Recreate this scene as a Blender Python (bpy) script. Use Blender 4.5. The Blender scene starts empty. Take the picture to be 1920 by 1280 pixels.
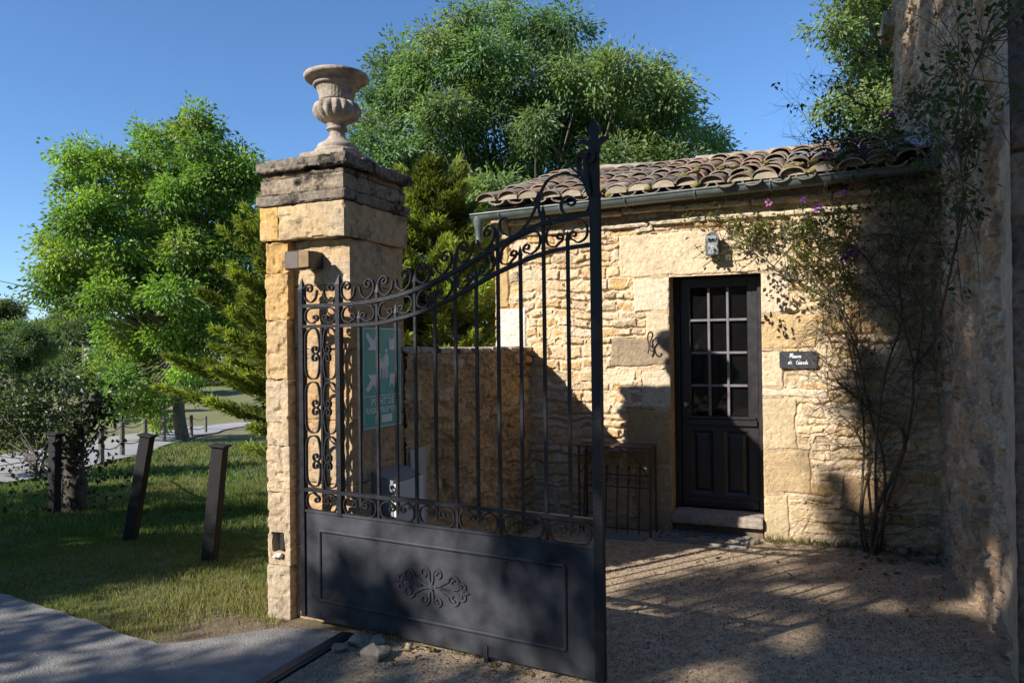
import bpy, math, random
import numpy as np
from mathutils import Vector, Matrix
random.seed(7)
rng = np.random.default_rng(7)
PI = math.pi
C = bpy.context.scene.collection
S = bpy.context.scene

# ------------------------------------------------------------------ camera
FPX = 1400.0
YAW = math.radians(23.5); PITCH = math.atan(10/1400.0); ROLL = 0.012; EYE = 1.6
Fv = np.array([-math.sin(YAW)*math.cos(PITCH), math.cos(YAW)*math.cos(PITCH), math.sin(PITCH)])
R0 = np.array([math.cos(YAW), math.sin(YAW), 0.0]); U0 = np.cross(R0, Fv)
Rv = R0*math.cos(ROLL) - U0*math.sin(ROLL); Uv = R0*math.sin(ROLL) + U0*math.cos(ROLL)
OV = np.array([0, 0, EYE])
cam = bpy.data.cameras.new('camera'); cam.sensor_width = 36; cam.lens = FPX/1920*36
cam.clip_start = 0.05; cam.clip_end = 3000
co = bpy.data.objects.new('camera', cam); C.objects.link(co)
co.matrix_world = Matrix(((Rv[0], Uv[0], -Fv[0], 0), (Rv[1], Uv[1], -Fv[1], 0), (Rv[2], Uv[2], -Fv[2], EYE), (0, 0, 0, 1)))
S.camera = co

# ------------------------------------------------------------------ light
SUN = Vector((0.69, 1.0, -0.70)).normalized()          # direction the light travels
w = bpy.data.worlds.new('World'); S.world = w; w.use_nodes = True
nt = w.node_tree; bg = nt.nodes['Background']
sky = nt.nodes.new('ShaderNodeTexSky'); sky.sky_type = 'NISHITA'; sky.sun_disc = False
sky.sun_elevation = math.asin(-SUN.z); sky.sun_rotation = math.atan2(-SUN.x, -SUN.y)
sky.air_density = 1.0; sky.dust_density = 0.0; sky.ozone_density = 8.0
nt.links.new(sky.outputs[0], bg.inputs[0]); bg.inputs[1].default_value = 0.098
sl = bpy.data.lights.new('sun', 'SUN'); sl.energy = 4.6; sl.angle = math.radians(0.53); sl.color = (1.0, 0.95, 0.90)
so = bpy.data.objects.new('sun', sl); C.objects.link(so)
so.rotation_euler = SUN.to_track_quat('-Z', 'Y').to_euler()
S.view_settings.view_transform = 'Standard'; S.view_settings.look = 'None'
S.view_settings.exposure = 0.90; S.view_settings.gamma = 1.0
S.cycles.max_bounces = 6; S.cycles.transparent_max_bounces = 12
S.cycles.use_denoising = True

# ------------------------------------------------------------------ helpers
def ray(x, y): return Fv + Rv*(x-960)/FPX - Uv*(y-640)/FPX
def at(x, y, dist):                                     # a point seen at (x, y), dist metres ahead
    return OV + ray(x, y)*dist
def on_y(x, y, v): r = ray(x, y); return OV + r*(v/r[1])
def on_z(x, y, v=0.0): r = ray(x, y); return OV + r*((v-EYE)/r[2])
def sstep(a, b, x): t = np.clip((x-a)/(b-a), 0, 1); return t*t*(3-2*t)

def _hash(ix, iy, iz, seed):
    n = (ix*374761393 + iy*668265263 + iz*1440662683 + seed*974634777) & 0xFFFFFFFF
    n = ((n ^ (n >> 13))*1274126177) & 0xFFFFFFFF
    n = ((n ^ (n >> 16))*2246822519) & 0xFFFFFFFF
    return ((n ^ (n >> 15)) & 0xFFFF)/32767.5 - 1.0
def vnoise(P, sc, seed=0):
    P = np.asarray(P, float)*sc; I = np.floor(P).astype(np.int64); f = P-I; f = f*f*(3-2*f)
    r = 0
    for dx in (0, 1):
        for dy in (0, 1):
            for dz in (0, 1):
                wt = (f[..., 0] if dx else 1-f[..., 0])*(f[..., 1] if dy else 1-f[..., 1])*(f[..., 2] if dz else 1-f[..., 2])
                r = r + wt*_hash(I[..., 0]+dx, I[..., 1]+dy, I[..., 2]+dz, seed)
    return r
def fbm(P, sc, seed=0, octv=3):
    r = 0; a = 1.0; s = 0
    for k in range(octv): r = r + a*vnoise(P, sc*2.03**k, seed+k*17); s += a; a *= .55
    return r/s

def fast_mesh(name, V, faces, mat, parent=None, smooth=False, col=None):
    """V (n,3); faces: list of int arrays, each (m,k)"""
    me = bpy.data.meshes.new(name); V = np.ascontiguousarray(V, dtype=np.float32)
    me.vertices.add(len(V)); me.vertices.foreach_set('co', V.ravel())
    tot = []; idx = []
    for f in faces:
        f = np.asarray(f, dtype=np.int32)
        if len(f) == 0: continue
        tot.append(np.full(len(f), f.shape[1], np.int32)); idx.append(f.ravel())
    tot = np.concatenate(tot); idx = np.concatenate(idx)
    me.loops.add(len(idx)); me.loops.foreach_set('vertex_index', idx)
    me.polygons.add(len(tot)); st = np.zeros(len(tot), np.int32); st[1:] = np.cumsum(tot)[:-1]
    me.polygons.foreach_set('loop_start', st)
    try: me.polygons.foreach_set('loop_total', tot)
    except Exception: pass
    me.polygons.foreach_set('use_smooth', np.full(len(tot), bool(smooth)))
    if col is not None:
        a = me.attributes.new('Col', 'FLOAT_COLOR', 'POINT')
        c4 = np.ones((len(V), 4), np.float32); c4[:, :3] = col; a.data.foreach_set('color', c4.ravel())
    me.update(calc_edges=True); me.validate()
    return link(name, me, mat, parent)
def link(name, me, mat, parent=None):
    o = bpy.data.objects.new(name, me); C.objects.link(o)
    if mat: me.materials.append(mat)
    if parent:
        o.parent = parent; o.matrix_parent_inverse = parent.matrix_world.inverted()
    return o
def tag(o, label=None, cat=None, group=None, kind=None):
    if label: o['label'] = label
    if cat: o['category'] = cat
    if group: o['group'] = group
    if kind: o['kind'] = kind
    return o
def thing(name, label, cat, loc=(0, 0, 0), group=None, rot=None):
    o = bpy.data.objects.new(name, None); C.objects.link(o); o.empty_display_size = .1
    o.location = loc
    if rot: o.rotation_euler = rot
    bpy.context.view_layer.update()
    o.matrix_world = Matrix.LocRotScale(Vector(loc), o.rotation_euler, Vector((1, 1, 1)))
    bpy.context.view_layer.update()
    return tag(o, label, cat, group)

class MB:
    """collects simple shapes into one mesh"""
    def __init__(s): s.v = []; s.f = []; s.c = []; s.col = None
    def add(s, vs, fs):
        b = len(s.v); s.v += [tuple(map(float, p)) for p in vs]; s.f += [tuple(b+i for i in f) for f in fs]
        if s.col is not None: s.c += [s.col]*len(vs)
        return s
    def box(s, x0, x1, y0, y1, z0, z1, bev=0.0):
        if bev <= 0:
            vs = [(x, y, z) for z in (z0, z1) for y in (y0, y1) for x in (x0, x1)]
            return s.add(vs, [(0, 2, 3, 1), (4, 5, 7, 6), (0, 1, 5, 4), (2, 6, 7, 3), (0, 4, 6, 2), (1, 3, 7, 5)])
        vs = []; b = bev
        X = (x0, x1); Y = (y0, y1); Z = (z0, z1); ix = {}
        for k in (0, 1):
            for j in (0, 1):
                for i in (0, 1):
                    sx = b*(1-2*i); sy = b*(1-2*j); sz = b*(1-2*k)
                    for a, p in enumerate(((X[i], Y[j]+sy, Z[k]+sz), (X[i]+sx, Y[j], Z[k]+sz), (X[i]+sx, Y[j]+sy, Z[k]))):
                        ix[(i, j, k, a)] = len(vs); vs.append(p)
        g = lambda i, j, k, a: ix[(i, j, k, a)]
        fs = []
        for i in (0, 1):
            q = [g(i, 0, 0, 0), g(i, 1, 0, 0), g(i, 1, 1, 0), g(i, 0, 1, 0)]; fs.append(q if i else q[::-1])
        for j in (0, 1):
            q = [g(0, j, 0, 1), g(1, j, 0, 1), g(1, j, 1, 1), g(0, j, 1, 1)]; fs.append(q[::-1] if j else q)
        for k in (0, 1):
            q = [g(0, 0, k, 2), g(1, 0, k, 2), g(1, 1, k, 2), g(0, 1, k, 2)]; fs.append(q if k else q[::-1])
        for k in (0, 1):
            for j in (0, 1):
                q = [g(0, j, k, 1), g(1, j, k, 1), g(1, j, k, 2), g(0, j, k, 2)]; fs.append(q if (j == k) == False and True else q[::-1])
        for k in (0, 1):
            for i in (0, 1):
                fs.append([g(i, 0, k, 0), g(i, 1, k, 0), g(i, 1, k, 2), g(i, 0, k, 2)])
        for j in (0, 1):
            for i in (0, 1):
                fs.append([g(i, j, 0, 0), g(i, j, 1, 0), g(i, j, 1, 1), g(i, j, 0, 1)])
        for i in (0, 1):
            for j in (0, 1):
                for k in (0, 1): fs.append([g(i, j, k, 0), g(i, j, k, 1), g(i, j, k, 2)])
        return s.add(vs, fs)
    def tube(s, pts, r, n=6, cap=True):
        pts = [Vector(p) for p in pts]; m = len(pts)
        rs = list(r) if hasattr(r, '__len__') else [r]*m
        vs = []; up = None
        for i in range(m):
            t = (pts[min(i+1, m-1)]-pts[max(i-1, 0)])
            if t.length < 1e-9: t = Vector((0, 0, 1))
            t.normalize()
            if up is None:
                up = t.orthogonal().normalized()
            up = (up - t*up.dot(t))
            if up.length < 1e-6: up = t.orthogonal()
            up.normalize(); sd = t.cross(up)
            for k in range(n):
                a = 2*PI*k/n; vs.append(pts[i]+(up*math.cos(a)+sd*math.sin(a))*rs[i])
        fs = []
        for i in range(m-1):
            for k in range(n):
                fs.append((i*n+k, i*n+(k+1) % n, (i+1)*n+(k+1) % n, (i+1)*n+k))
        if cap: fs.append(tuple(range(n))[::-1]); fs.append(tuple((m-1)*n+k for k in range(n)))
        return s.add(vs, fs)
    def lathe(s, prof, n=32, c=(0, 0, 0), fn=None, cap=True):
        vs = []; m = len(prof)
        for r, z in prof:
            for k in range(n):
                a = 2*PI*k/n; rr = r*(fn(a, z) if fn else 1)
                vs.append((c[0]+rr*math.cos(a), c[1]+rr*math.sin(a), c[2]+z))
        fs = [(i*n+k, i*n+(k+1) % n, (i+1)*n+(k+1) % n, (i+1)*n+k) for i in range(m-1) for k in range(n)]
        if cap: fs += [tuple(range(n))[::-1], tuple((m-1)*n+k for k in range(n))]
        return s.add(vs, fs)
    def prism(s, pts, d):
        """planar polygon pts (3D) extruded by vector d"""
        n = len(pts); d = Vector(d); vs = [Vector(p) for p in pts]; vs += [p+d for p in vs[:n]]
        fs = [tuple(range(n))[::-1], tuple(range(n, 2*n))]+[(i, (i+1) % n, n+(i+1) % n, n+i) for i in range(n)]
        return s.add(vs, fs)
    def build(s, name, mat, parent=None, smooth=False, fixn=True):
        me = bpy.data.meshes.new(name); me.from_pydata(s.v, [], s.f)
        if s.col is not None and len(s.c) == len(s.v):
            a = me.attributes.new('Col', 'FLOAT_COLOR', 'POINT')
            a.data.foreach_set('color', np.array([(*c, 1) for c in s.c], np.float32).ravel())
        if fixn:
            import bmesh
            bm = bmesh.new(); bm.from_mesh(me); bmesh.ops.recalc_face_normals(bm, faces=bm.faces); bm.to_mesh(me); bm.free()
        if smooth:
            me.polygons.foreach_set('use_smooth', np.ones(len(me.polygons), bool))
            if smooth != 'all': me.set_sharp_from_angle(angle=math.radians(42))
        me.update()
        return link(name, me, mat, parent)

def spline(P, n=6):
    """Catmull-Rom through 2D/3D points"""
    P = [np.array(p, float) for p in P]
    Q = [2*P[0]-P[1]]+P+[2*P[-1]-P[-2]]; out = []
    for i in range(1, len(Q)-2):
        for k in range(n):
            t = k/n; a, b, c, d = Q[i-1:i+3]
            out.append(.5*((2*b)+(-a+c)*t+(2*a-5*b+4*c-d)*t*t+(-a+3*b-3*c+d)*t**3))
    out.append(P[-1]); return out

# ------------------------------------------------------------------ materials
def newmat(name):
    m = bpy.data.materials.new(name); m.use_nodes = True
    return m, m.node_tree.nodes, m.node_tree.links, m.node_tree.nodes['Principled BSDF']
def mat_simple(name, col, rough=.6, var=.25, vs=30, bump=.0, bs=80, metal=0, spec=.5, col2=None, vs2=None):
    m, N, L, b = newmat(name)
    tc = N.new('ShaderNodeTexCoord'); no = N.new('ShaderNodeTexNoise'); no.inputs['Scale'].default_value = vs; no.inputs['Detail'].default_value = 5
    L.new(tc.outputs['Object'], no.inputs['Vector'])
    rp = N.new('ShaderNodeValToRGB'); L.new(no.outputs['Fac'], rp.inputs[0])
    rp.color_ramp.elements[0].position = .3; rp.color_ramp.elements[1].position = .7
    c1 = [max(0, c*(1-var)) for c in col]; c2 = list(col2) if col2 else [min(1, c*(1+var)) for c in col]
    rp.color_ramp.elements[0].color = (*c1, 1); rp.color_ramp.elements[1].color = (*c2, 1)
    L.new(rp.outputs[0], b.inputs['Base Color'])
    mr = N.new('ShaderNodeMapRange'); L.new(no.outputs['Fac'], mr.inputs[0])
    mr.inputs[3].default_value = max(.02, rough-.12); mr.inputs[4].default_value = min(1, rough+.12)
    L.new(mr.outputs[0], b.inputs['Roughness'])
    b.inputs['Metallic'].default_value = metal; b.inputs['Specular IOR Level'].default_value = spec
    if bump:
        n2 = N.new('ShaderNodeTexNoise'); n2.inputs['Scale'].default_value = bs; n2.inputs['Detail'].default_value = 6
        L.new(tc.outputs['Object'], n2.inputs['Vector'])
        bu = N.new('ShaderNodeBump'); bu.inputs['Strength'].default_value = bump; bu.inputs['Distance'].default_value = .01
        L.new(n2.outputs['Fac'], bu.inputs['Height']); L.new(bu.outputs[0], b.inputs['Normal'])
    return m
def mat_attr(name, rough=.93, lo=.72, hi=1.25, sc=26, bump=.35, bs=120, spec=.2, stain=None):
    """stone and the like: colour from the mesh's own Col attribute, broken up by noise"""
    m, N, L, b = newmat(name)
    tc = N.new('ShaderNodeTexCoord'); at_ = N.new('ShaderNodeAttribute'); at_.attribute_name = 'Col'
    n1 = N.new('ShaderNodeTexNoise'); n1.inputs['Scale'].default_value = sc; n1.inputs['Detail'].default_value = 8; n1.inputs['Roughness'].default_value = .65
    L.new(tc.outputs['Object'], n1.inputs['Vector'])
    mr = N.new('ShaderNodeMapRange'); mr.inputs[1].default_value = .25; mr.inputs[2].default_value = .75; mr.inputs[3].default_value = lo; mr.inputs[4].default_value = hi
    L.new(n1.outputs['Fac'], mr.inputs[0])
    mx = N.new('ShaderNodeVectorMath'); mx.operation = 'SCALE'; L.new(at_.outputs['Color'], mx.inputs[0]); L.new(mr.outputs[0], mx.inputs['Scale'])
    out = mx.outputs[0]
    if stain:
        n3 = N.new('ShaderNodeTexNoise'); n3.inputs['Scale'].default_value = stain[1]; n3.inputs['Detail'].default_value = 9; n3.inputs['Roughness'].default_value = .7
        L.new(tc.outputs['Object'], n3.inputs['Vector'])
        r3 = N.new('ShaderNodeMapRange'); r3.inputs[1].default_value = stain[2]; r3.inputs[2].default_value = stain[2]+.1; L.new(n3.outputs['Fac'], r3.inputs[0])
        mm = N.new('ShaderNodeMix'); mm.data_type = 'RGBA'; L.new(r3.outputs[0], mm.inputs[0]); L.new(out, mm.inputs[6]); mm.inputs[7].default_value = (*stain[0], 1)
        out = mm.outputs[2]
    L.new(out, b.inputs['Base Color'])
    b.inputs['Roughness'].default_value = rough; b.inputs['Specular IOR Level'].default_value = spec
    n2 = N.new('ShaderNodeTexNoise'); n2.inputs['Scale'].default_value = bs; n2.inputs['Detail'].default_value = 8; n2.inputs['Roughness'].default_value = .7
    L.new(tc.outputs['Object'], n2.inputs['Vector'])
    bu = N.new('ShaderNodeBump'); bu.inputs['Strength'].default_value = bump; bu.inputs['Distance'].default_value = .008
    L.new(n2.outputs['Fac'], bu.inputs['Height']); L.new(bu.outputs[0], b.inputs['Normal'])
    return m
def mat_leaf(name, tr=.46, rough=.45, spec=.35, tcol=(1.5, 1.7, .6)):
    m, N, L, b = newmat(name)
    at_ = N.new('ShaderNodeAttribute'); at_.attribute_name = 'Col'
    L.new(at_.outputs['Color'], b.inputs['Base Color']); b.inputs['Roughness'].default_value = rough
    b.inputs['Specular IOR Level'].default_value = spec
    t = N.new('ShaderNodeBsdfTranslucent'); vm = N.new('ShaderNodeVectorMath'); vm.operation = 'MULTIPLY'
    L.new(at_.outputs['Color'], vm.inputs[0]); vm.inputs[1].default_value = tcol; L.new(vm.outputs[0], t.inputs[0])
    mx = N.new('ShaderNodeMixShader'); mx.inputs[0].default_value = tr
    L.new(b.outputs[0], mx.inputs[1]); L.new(t.outputs[0], mx.inputs[2])
    L.new(mx.outputs[0], N['Material Output'].inputs[0])
    return m

M_WALL = mat_attr('rubble_limestone', lo=.70, hi=1.2, sc=26, bump=.9, bs=75, stain=((.20, .155, .10), 2.2, .64))
M_DRESS = mat_attr('dressed_limestone', lo=.66, hi=1.22, sc=24, bump=1.3, bs=85, stain=((.22, .165, .11), 5.5, .60))
M_CAP = mat_attr('stained_capital_stone', lo=.65, hi=1.25, sc=20, bump=.8, bs=70, stain=((.12, .095, .065), 4.5, .53))
M_LICHEN = mat_attr('lichened_limestone', lo=.45, hi=1.5, sc=30, bump=.8, bs=70, stain=((.035, .03, .025), 7.0, .50))
M_RWALL = mat_attr('rough_rendered_rubble', lo=.65, hi=1.25, sc=16, bump=.6, bs=70, stain=((.17, .13, .095), 3.0, .62))
M_URN = mat_simple('weathered_urn_stone', (.30, .235, .18), .92, .45, 13, .7, 60, col2=(.47, .39, .30))
M_IRON = mat_simple('black_gate_paint', (.014, .0145, .017), .48, .35, 22, .25, 110, spec=.28)  # gate paint darkened to carry the shade on bars and scrolls
M_PANEL = mat_simple('sunlit_black_sheet', (.040, .041, .045), .6, .5, 7, .10, 160, spec=.12)  # same gate paint, made lighter for the sunlight on the sheet
M_IRON2 = mat_simple('rusty_dark_iron', (.075, .045, .03), .7, .4, 60, .2, 120)
M_TILE = mat_attr('canal_tile_clay', lo=.6, hi=1.3, sc=24, bump=.4, bs=80, stain=((.13, .115, .085), 6.0, .54))
M_MOSS = mat_simple('roof_moss', (.16, .13, .02), .95, .5, 40, .9, 70, col2=(.26, .22, .04))
M_ZINC = mat_simple('weathered_zinc', (.14, .165, .15), .45, .25, 9, .08, 60, metal=.5)
M_DOOR = mat_simple('black_door_paint', (.018, .015, .015), .42, .25, 14, .10, 60, spec=.5)
M_BARP = mat_simple('faded_sunlit_bar_paint', (.15, .135, .14), .5, .15, 20)  # faded paint, lightened further for the sun highlight on the glazing bars
M_STEP = mat_simple('worn_step_stone', (.20, .17, .145), .9, .25, 12, .3, 60)
M_SIGN = mat_simple('sign_green', (.02, .37, .32), .4, .06, 5)
M_WHITE = mat_simple('sign_white', (.70, .72, .72), .5, .05, 6)
M_SLATE = mat_simple('dark_slate', (.022, .024, .030), .55, .2, 20, .1, 60)
M_CHALK = mat_simple('white_lettering', (.80, .80, .80), .6, .04, 30)
M_GREYBOX = mat_simple('grey_plastic', (.21, .21, .205), .55, .08, 12, .05, 60)
M_PLATE = mat_simple('pale_grey_panel', (.36, .36, .37), .6, .1, 12)
M_BLACKP = mat_simple('black_plastic', (.02, .02, .022), .45, .2, 30)
M_BROWNM = mat_simple('brown_painted_metal', (.08, .055, .04), .5, .2, 30)
M_LANT = mat_simple('grey_lantern_metal', (.10, .115, .11), .45, .2, 40, metal=.4)
M_POST = mat_simple('dark_stained_post', (.011, .009, .008), .8, .35, 18, .3, 60)
M_POST2 = mat_simple('weathered_post', (.13, .11, .09), .85, .3, 20, .3, 60)
M_BARK = mat_simple('grey_bark', (.13, .105, .08), .95, .4, 9, .9, 24)
M_BARK2 = mat_simple('dead_bark', (.075, .06, .045), .95, .45, 12, 1.0, 20)
M_CANE = mat_simple('rose_cane', (.07, .055, .03), .8, .4, 20, .3, 80, col2=(.13, .10, .05))
M_RUBBER = mat_simple('black_rubber', (.19, .185, .18), .55, .2, 40, .15, 120)
M_STEEL = mat_simple('steel_channel', (.045, .045, .05), .55, .3, 30, .2, 80, metal=.5)
M_ASPH = mat_simple('pale_worn_asphalt', (.19, .178, .160), .92, .2, 7, 1.0, 110, col2=(.28, .26, .235))
M_ROAD = mat_simple('far_road_chippings', (.34, .32, .30), .95, .12, 2, .2, 60)
M_STONE = mat_simple('loose_limestone', (.23, .19, .14), .95, .3, 14, .6, 50)
M_LEAF = mat_leaf('tree_leaf'); M_LEAFD = mat_leaf('dark_leaf', .25, .4)
M_CONI = mat_leaf('conifer_scale_leaf', .3, .6, .2)
M_GRASS = mat_leaf('grass_blade', .4, .6, .2)
M_PETAL = mat_leaf('rose_petal', .4, .6, .2, (1, 1, 1))
M_GRAV = mat_attr('courtyard_gravel', lo=.38, hi=1.5, sc=120, bump=1.0, bs=130, spec=.15)
M_GROUND = mat_attr('soil_and_turf', lo=.6, hi=1.35, sc=12, bump=.7, bs=40, spec=.15)
def mat_glass(name, tint=(.012, .013, .014), mixv=.35):
    m, N, L, b = newmat(name)
    b.inputs['Base Color'].default_value = (*tint, 1); b.inputs['Roughness'].default_value = .04; b.inputs['Specular IOR Level'].default_value = .55
    no = N.new('ShaderNodeTexNoise'); no.inputs['Scale'].default_value = 6; bu = N.new('ShaderNodeBump'); bu.inputs['Strength'].default_value = .025; bu.inputs['Distance'].default_value = .02
    tc = N.new('ShaderNodeTexCoord'); L.new(tc.outputs['Object'], no.inputs['Vector']); L.new(no.outputs['Fac'], bu.inputs['Height']); L.new(bu.outputs[0], b.inputs['Normal'])
    t = N.new('ShaderNodeBsdfTransparent'); mx = N.new('ShaderNodeMixShader'); mx.inputs[0].default_value = mixv
    L.new(b.outputs[0], mx.inputs[1]); L.new(t.outputs[0], mx.inputs[2]); L.new(mx.outputs[0], N['Material Output'].inputs[0])
    return m
M_GLASS = mat_glass('old_window_glass', (.006, .006, .006), .10); M_LGLASS = mat_glass('lantern_glass', (.35, .38, .38), .35)

# ------------------------------------------------------------------ stone walls as height fields
PAL_FRONT = np.array([(.59, .455, .28), (.61, .495, .335), (.57, .44, .26), (.57, .41, .215), (.52, .36, .165), (.46, .365, .24), (.62, .52, .375)])
def rubble(Wd, Ht, res, seed, pal, mortar, rowh=(.045, .12), wid=(.10, .34), joint=.014, depth=.022, big=(), gap=.18, rough=.005, warp=1.0, mlev=.45, edge=.014, fine=.0):
    g = np.random.default_rng(seed)
    nu = max(2, int(round(Wd/res))+1); nv = max(2, int(round(Ht/res))+1)
    u = np.linspace(0, Wd, nu); v = np.linspace(0, Ht, nv); Ug, Vg = np.meshgrid(u, v)
    P = np.stack([Ug, Vg, np.full_like(Ug, seed*3.7)], -1)
    wu = Ug+warp*(.030*vnoise(P, 4, seed)+.014*vnoise(P, 15, seed+1)); wv = Vg+warp*(.024*vnoise(P, 3.1, seed+2)+.012*vnoise(P, 10, seed+3)+.006*vnoise(P, 30, seed+4))
    e = [-.1]
    while e[-1] < Ht+.15: e.append(e[-1]+g.uniform(*rowh))
    e = np.array(e); ri = np.clip(np.searchsorted(e, wv)-1, 0, len(e)-2)
    dv = np.minimum(wv-e[ri], e[ri+1]-wv); low = wv-e[ri]
    sid = np.zeros(ri.shape, int); du = np.zeros_like(wu); nid = 0
    for r in range(len(e)-1):
        hh = e[r+1]-e[r]; ce = [-.3]
        while ce[-1] < Wd+.4: ce.append(ce[-1]+g.uniform(*wid)*(0.7+hh*4))
        ce = np.array(ce); m = ri == r
        if not m.any(): nid += len(ce); continue
        ci = np.clip(np.searchsorted(ce, wu[m])-1, 0, len(ce)-2)
        du[m] = np.minimum(wu[m]-ce[ci], ce[ci+1]-wu[m]); sid[m] = nid+ci; nid += len(ce)
    d = np.minimum(du, dv)
    jw = joint*(1.0+.8*vnoise(P, 5, seed+5)); jw = np.maximum(jw, .003)
    prof = sstep(0, edge, d-jw*.5+(.004*vnoise(P, 60, seed+31) if fine else 0))
    prot = g.uniform(.25, 1, nid+2)[sid]; tx = g.uniform(-.25, .25, nid+2)[sid]; tz = g.uniform(-.35, .15, nid+2)[sid]
    colr = (pal[g.integers(0, len(pal), nid+2)]*g.uniform(.88, 1.08, (nid+2, 1)))[sid]
    n1 = fbm(P, 19, seed+6, 5); nf = fine*(fbm(P, 55, seed+33, 3)-.8*sstep(.25, .6, vnoise(P, 42, seed+34))); n2 = vnoise(P, 2.2, seed+7)
    stone = depth*prot+low*tz*.12+(du-.05)*tx*.06+rough*n1
    mort = depth*(mlev+.25*n2)+rough*.6*fbm(P, 40, seed+8, 2)
    crack = sstep(gap, gap-.25, vnoise(P, 3.5, seed+9)*.5+.5*vnoise(P, 9, seed+11)+.32)*sstep(jw*.8+.004, 0, np.where(low < .05, low, d))
    h = mort*(1-prof)+stone*prof-.022*crack+nf
    mc = np.array(mortar)*(1+.10*n2[..., None]+.16*n1[..., None])
    col = mc*(1-prof[..., None])+colr*(1+.12*n1[..., None])*prof[..., None]
    for (a0, b0, a1, b1, bc, bp) in big:
        bu = Ug+.020*vnoise(P, 5, seed+20)+.007*vnoise(P, 16, seed+26)+.004*vnoise(P, 40, seed+22); bv = Vg+.018*vnoise(P, 5, seed+21)+.006*vnoise(P, 15, seed+27)+.004*vnoise(P, 36, seed+23)
        dd = np.minimum(np.minimum(bu-a0, a1-bu), np.minimum(bv-b0, b1-bv))
        ins = sstep(-.004, .006, dd)
        pr = sstep(0.0, .02, dd)
        hb = (bp-.012)+.012*pr+.005*fbm(P, 11, seed+24, 5)+nf*.7-.006*sstep(.012, 0, dd)
        cb = np.array(bc)*(1+.16*fbm(P, 6, seed+25, 4)[..., None]+.1*n1[..., None])
        h = h*(1-ins)+hb*ins; col = col*(1-ins[..., None])+cb*ins[..., None]
    return Ug, Vg, h, np.clip(col, .01, .9)
WARM = np.array([1.0, .95, .90])                         # the local stone is honey coloured
def field_obj(name, o, U, V, N, Ug, Vg, h, col, mat, parent=None, mask=None, smooth=False):
    o, U, V, N = (np.array(a, float) for a in (o, U, V, N))
    P = o+Ug[..., None]*U+Vg[..., None]*V+h[..., None]*N
    nv, nu = Ug.shape; idx = np.arange(nv*nu).reshape(nv, nu)
    q = np.stack([idx[:-1, :-1], idx[:-1, 1:], idx[1:, 1:], idx[1:, :-1]], -1)
    if np.dot(np.cross(U, V), N) < 0: q = q[..., ::-1]
    if mask is not None: q = q[mask[:-1, :-1] & mask[1:, 1:] & mask[:-1, 1:] & mask[1:, :-1]]
    return fast_mesh(name, P.reshape(-1, 3), [q.reshape(-1, 4)], mat, parent, smooth, col.reshape(-1, 3)*WARM)

def rough_block(x0, x1, y0, y1, z0, z1, res=.02, amp=.006, bev=.012, seed=1, col=(.5, .4, .25), fn=None, colfn=None):
    """a dressed stone with worn arrises; returns verts, quads, colours"""
    Vs = []; Qs = []; b = 0
    lo = np.array([x0, y0, z0]); hi = np.array([x1, y1, z1]); L = hi-lo
    for ax in range(3):
        a1, a2 = (ax+1) % 3, (ax+2) % 3
        n1 = max(2, int(round(L[a1]/res))+1); n2 = max(2, int(round(L[a2]/res))+1)
        g1, g2 = np.meshgrid(np.linspace(lo[a1], hi[a1], n1), np.linspace(lo[a2], hi[a2], n2))
        for side in (0, 1):
            P = np.zeros(g1.shape+(3,)); P[..., a1] = g1; P[..., a2] = g2; P[..., ax] = hi[ax] if side else lo[ax]
            idx = np.arange(g1.size).reshape(g1.shape)+b
            q = np.stack([idx[:-1, :-1], idx[:-1, 1:], idx[1:, 1:], idx[1:, :-1]], -1).reshape(-1, 4)
            if not side: q = q[:, ::-1]
            Vs.append(P.reshape(-1, 3)); Qs.append(q); b += g1.size
    P = np.concatenate(Vs); Q = np.concatenate(Qs)
    bb = np.minimum(bev*(1+.9*vnoise(P, 9, seed+3)), (hi-lo).min()*.45)[:, None]; bb = np.maximum(bb, .001)
    q = np.clip(P, lo+bb, hi-bb); dr = P-q; ln = np.linalg.norm(dr, axis=1, keepdims=True); dr = dr/np.maximum(ln, 1e-9)
    P2 = q+dr*bb+dr*(amp*.6*fbm(P, 6, seed, 5)+amp*.6*fbm(P, 44, seed+5, 3)-amp*.9*sstep(.30, .65, vnoise(P, 26, seed+9))-amp*.8*sstep(.4, .7, vnoise(P*np.array([1, 1, 2.6]), 13, seed+10)))[:, None]
    col_ = np.array(col)*(1+.20*fbm(P, 4, seed+7, 4)+.13*vnoise(P, 26, seed+8))[:, None]; pt = sstep(.05, .5, fbm(P, 3.1, seed+41, 4))[:, None]*.55; col_ = col_*(1-pt)+col_.mean(1, keepdims=True)*np.array([1.12, 1.0, .80])*pt
    if colfn is not None: col_ = colfn(P, col_)
    if fn is not None: P2 = fn(P, P2)
    return P2, Q, np.clip(col_, .01, .9)
class RB:
    def __init__(s): s.V = []; s.Q = []; s.K = []; s.b = 0
    def add(s, *a, **k):
        V, Q, K = rough_block(*a, **k); s.V.append(V); s.Q.append(Q+s.b); s.K.append(K); s.b += len(V); return s
    def build(s, name, mat, parent=None): return fast_mesh(name, np.concatenate(s.V), [np.concatenate(s.Q)], mat, parent, False, np.concatenate(s.K)*WARM)

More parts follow.
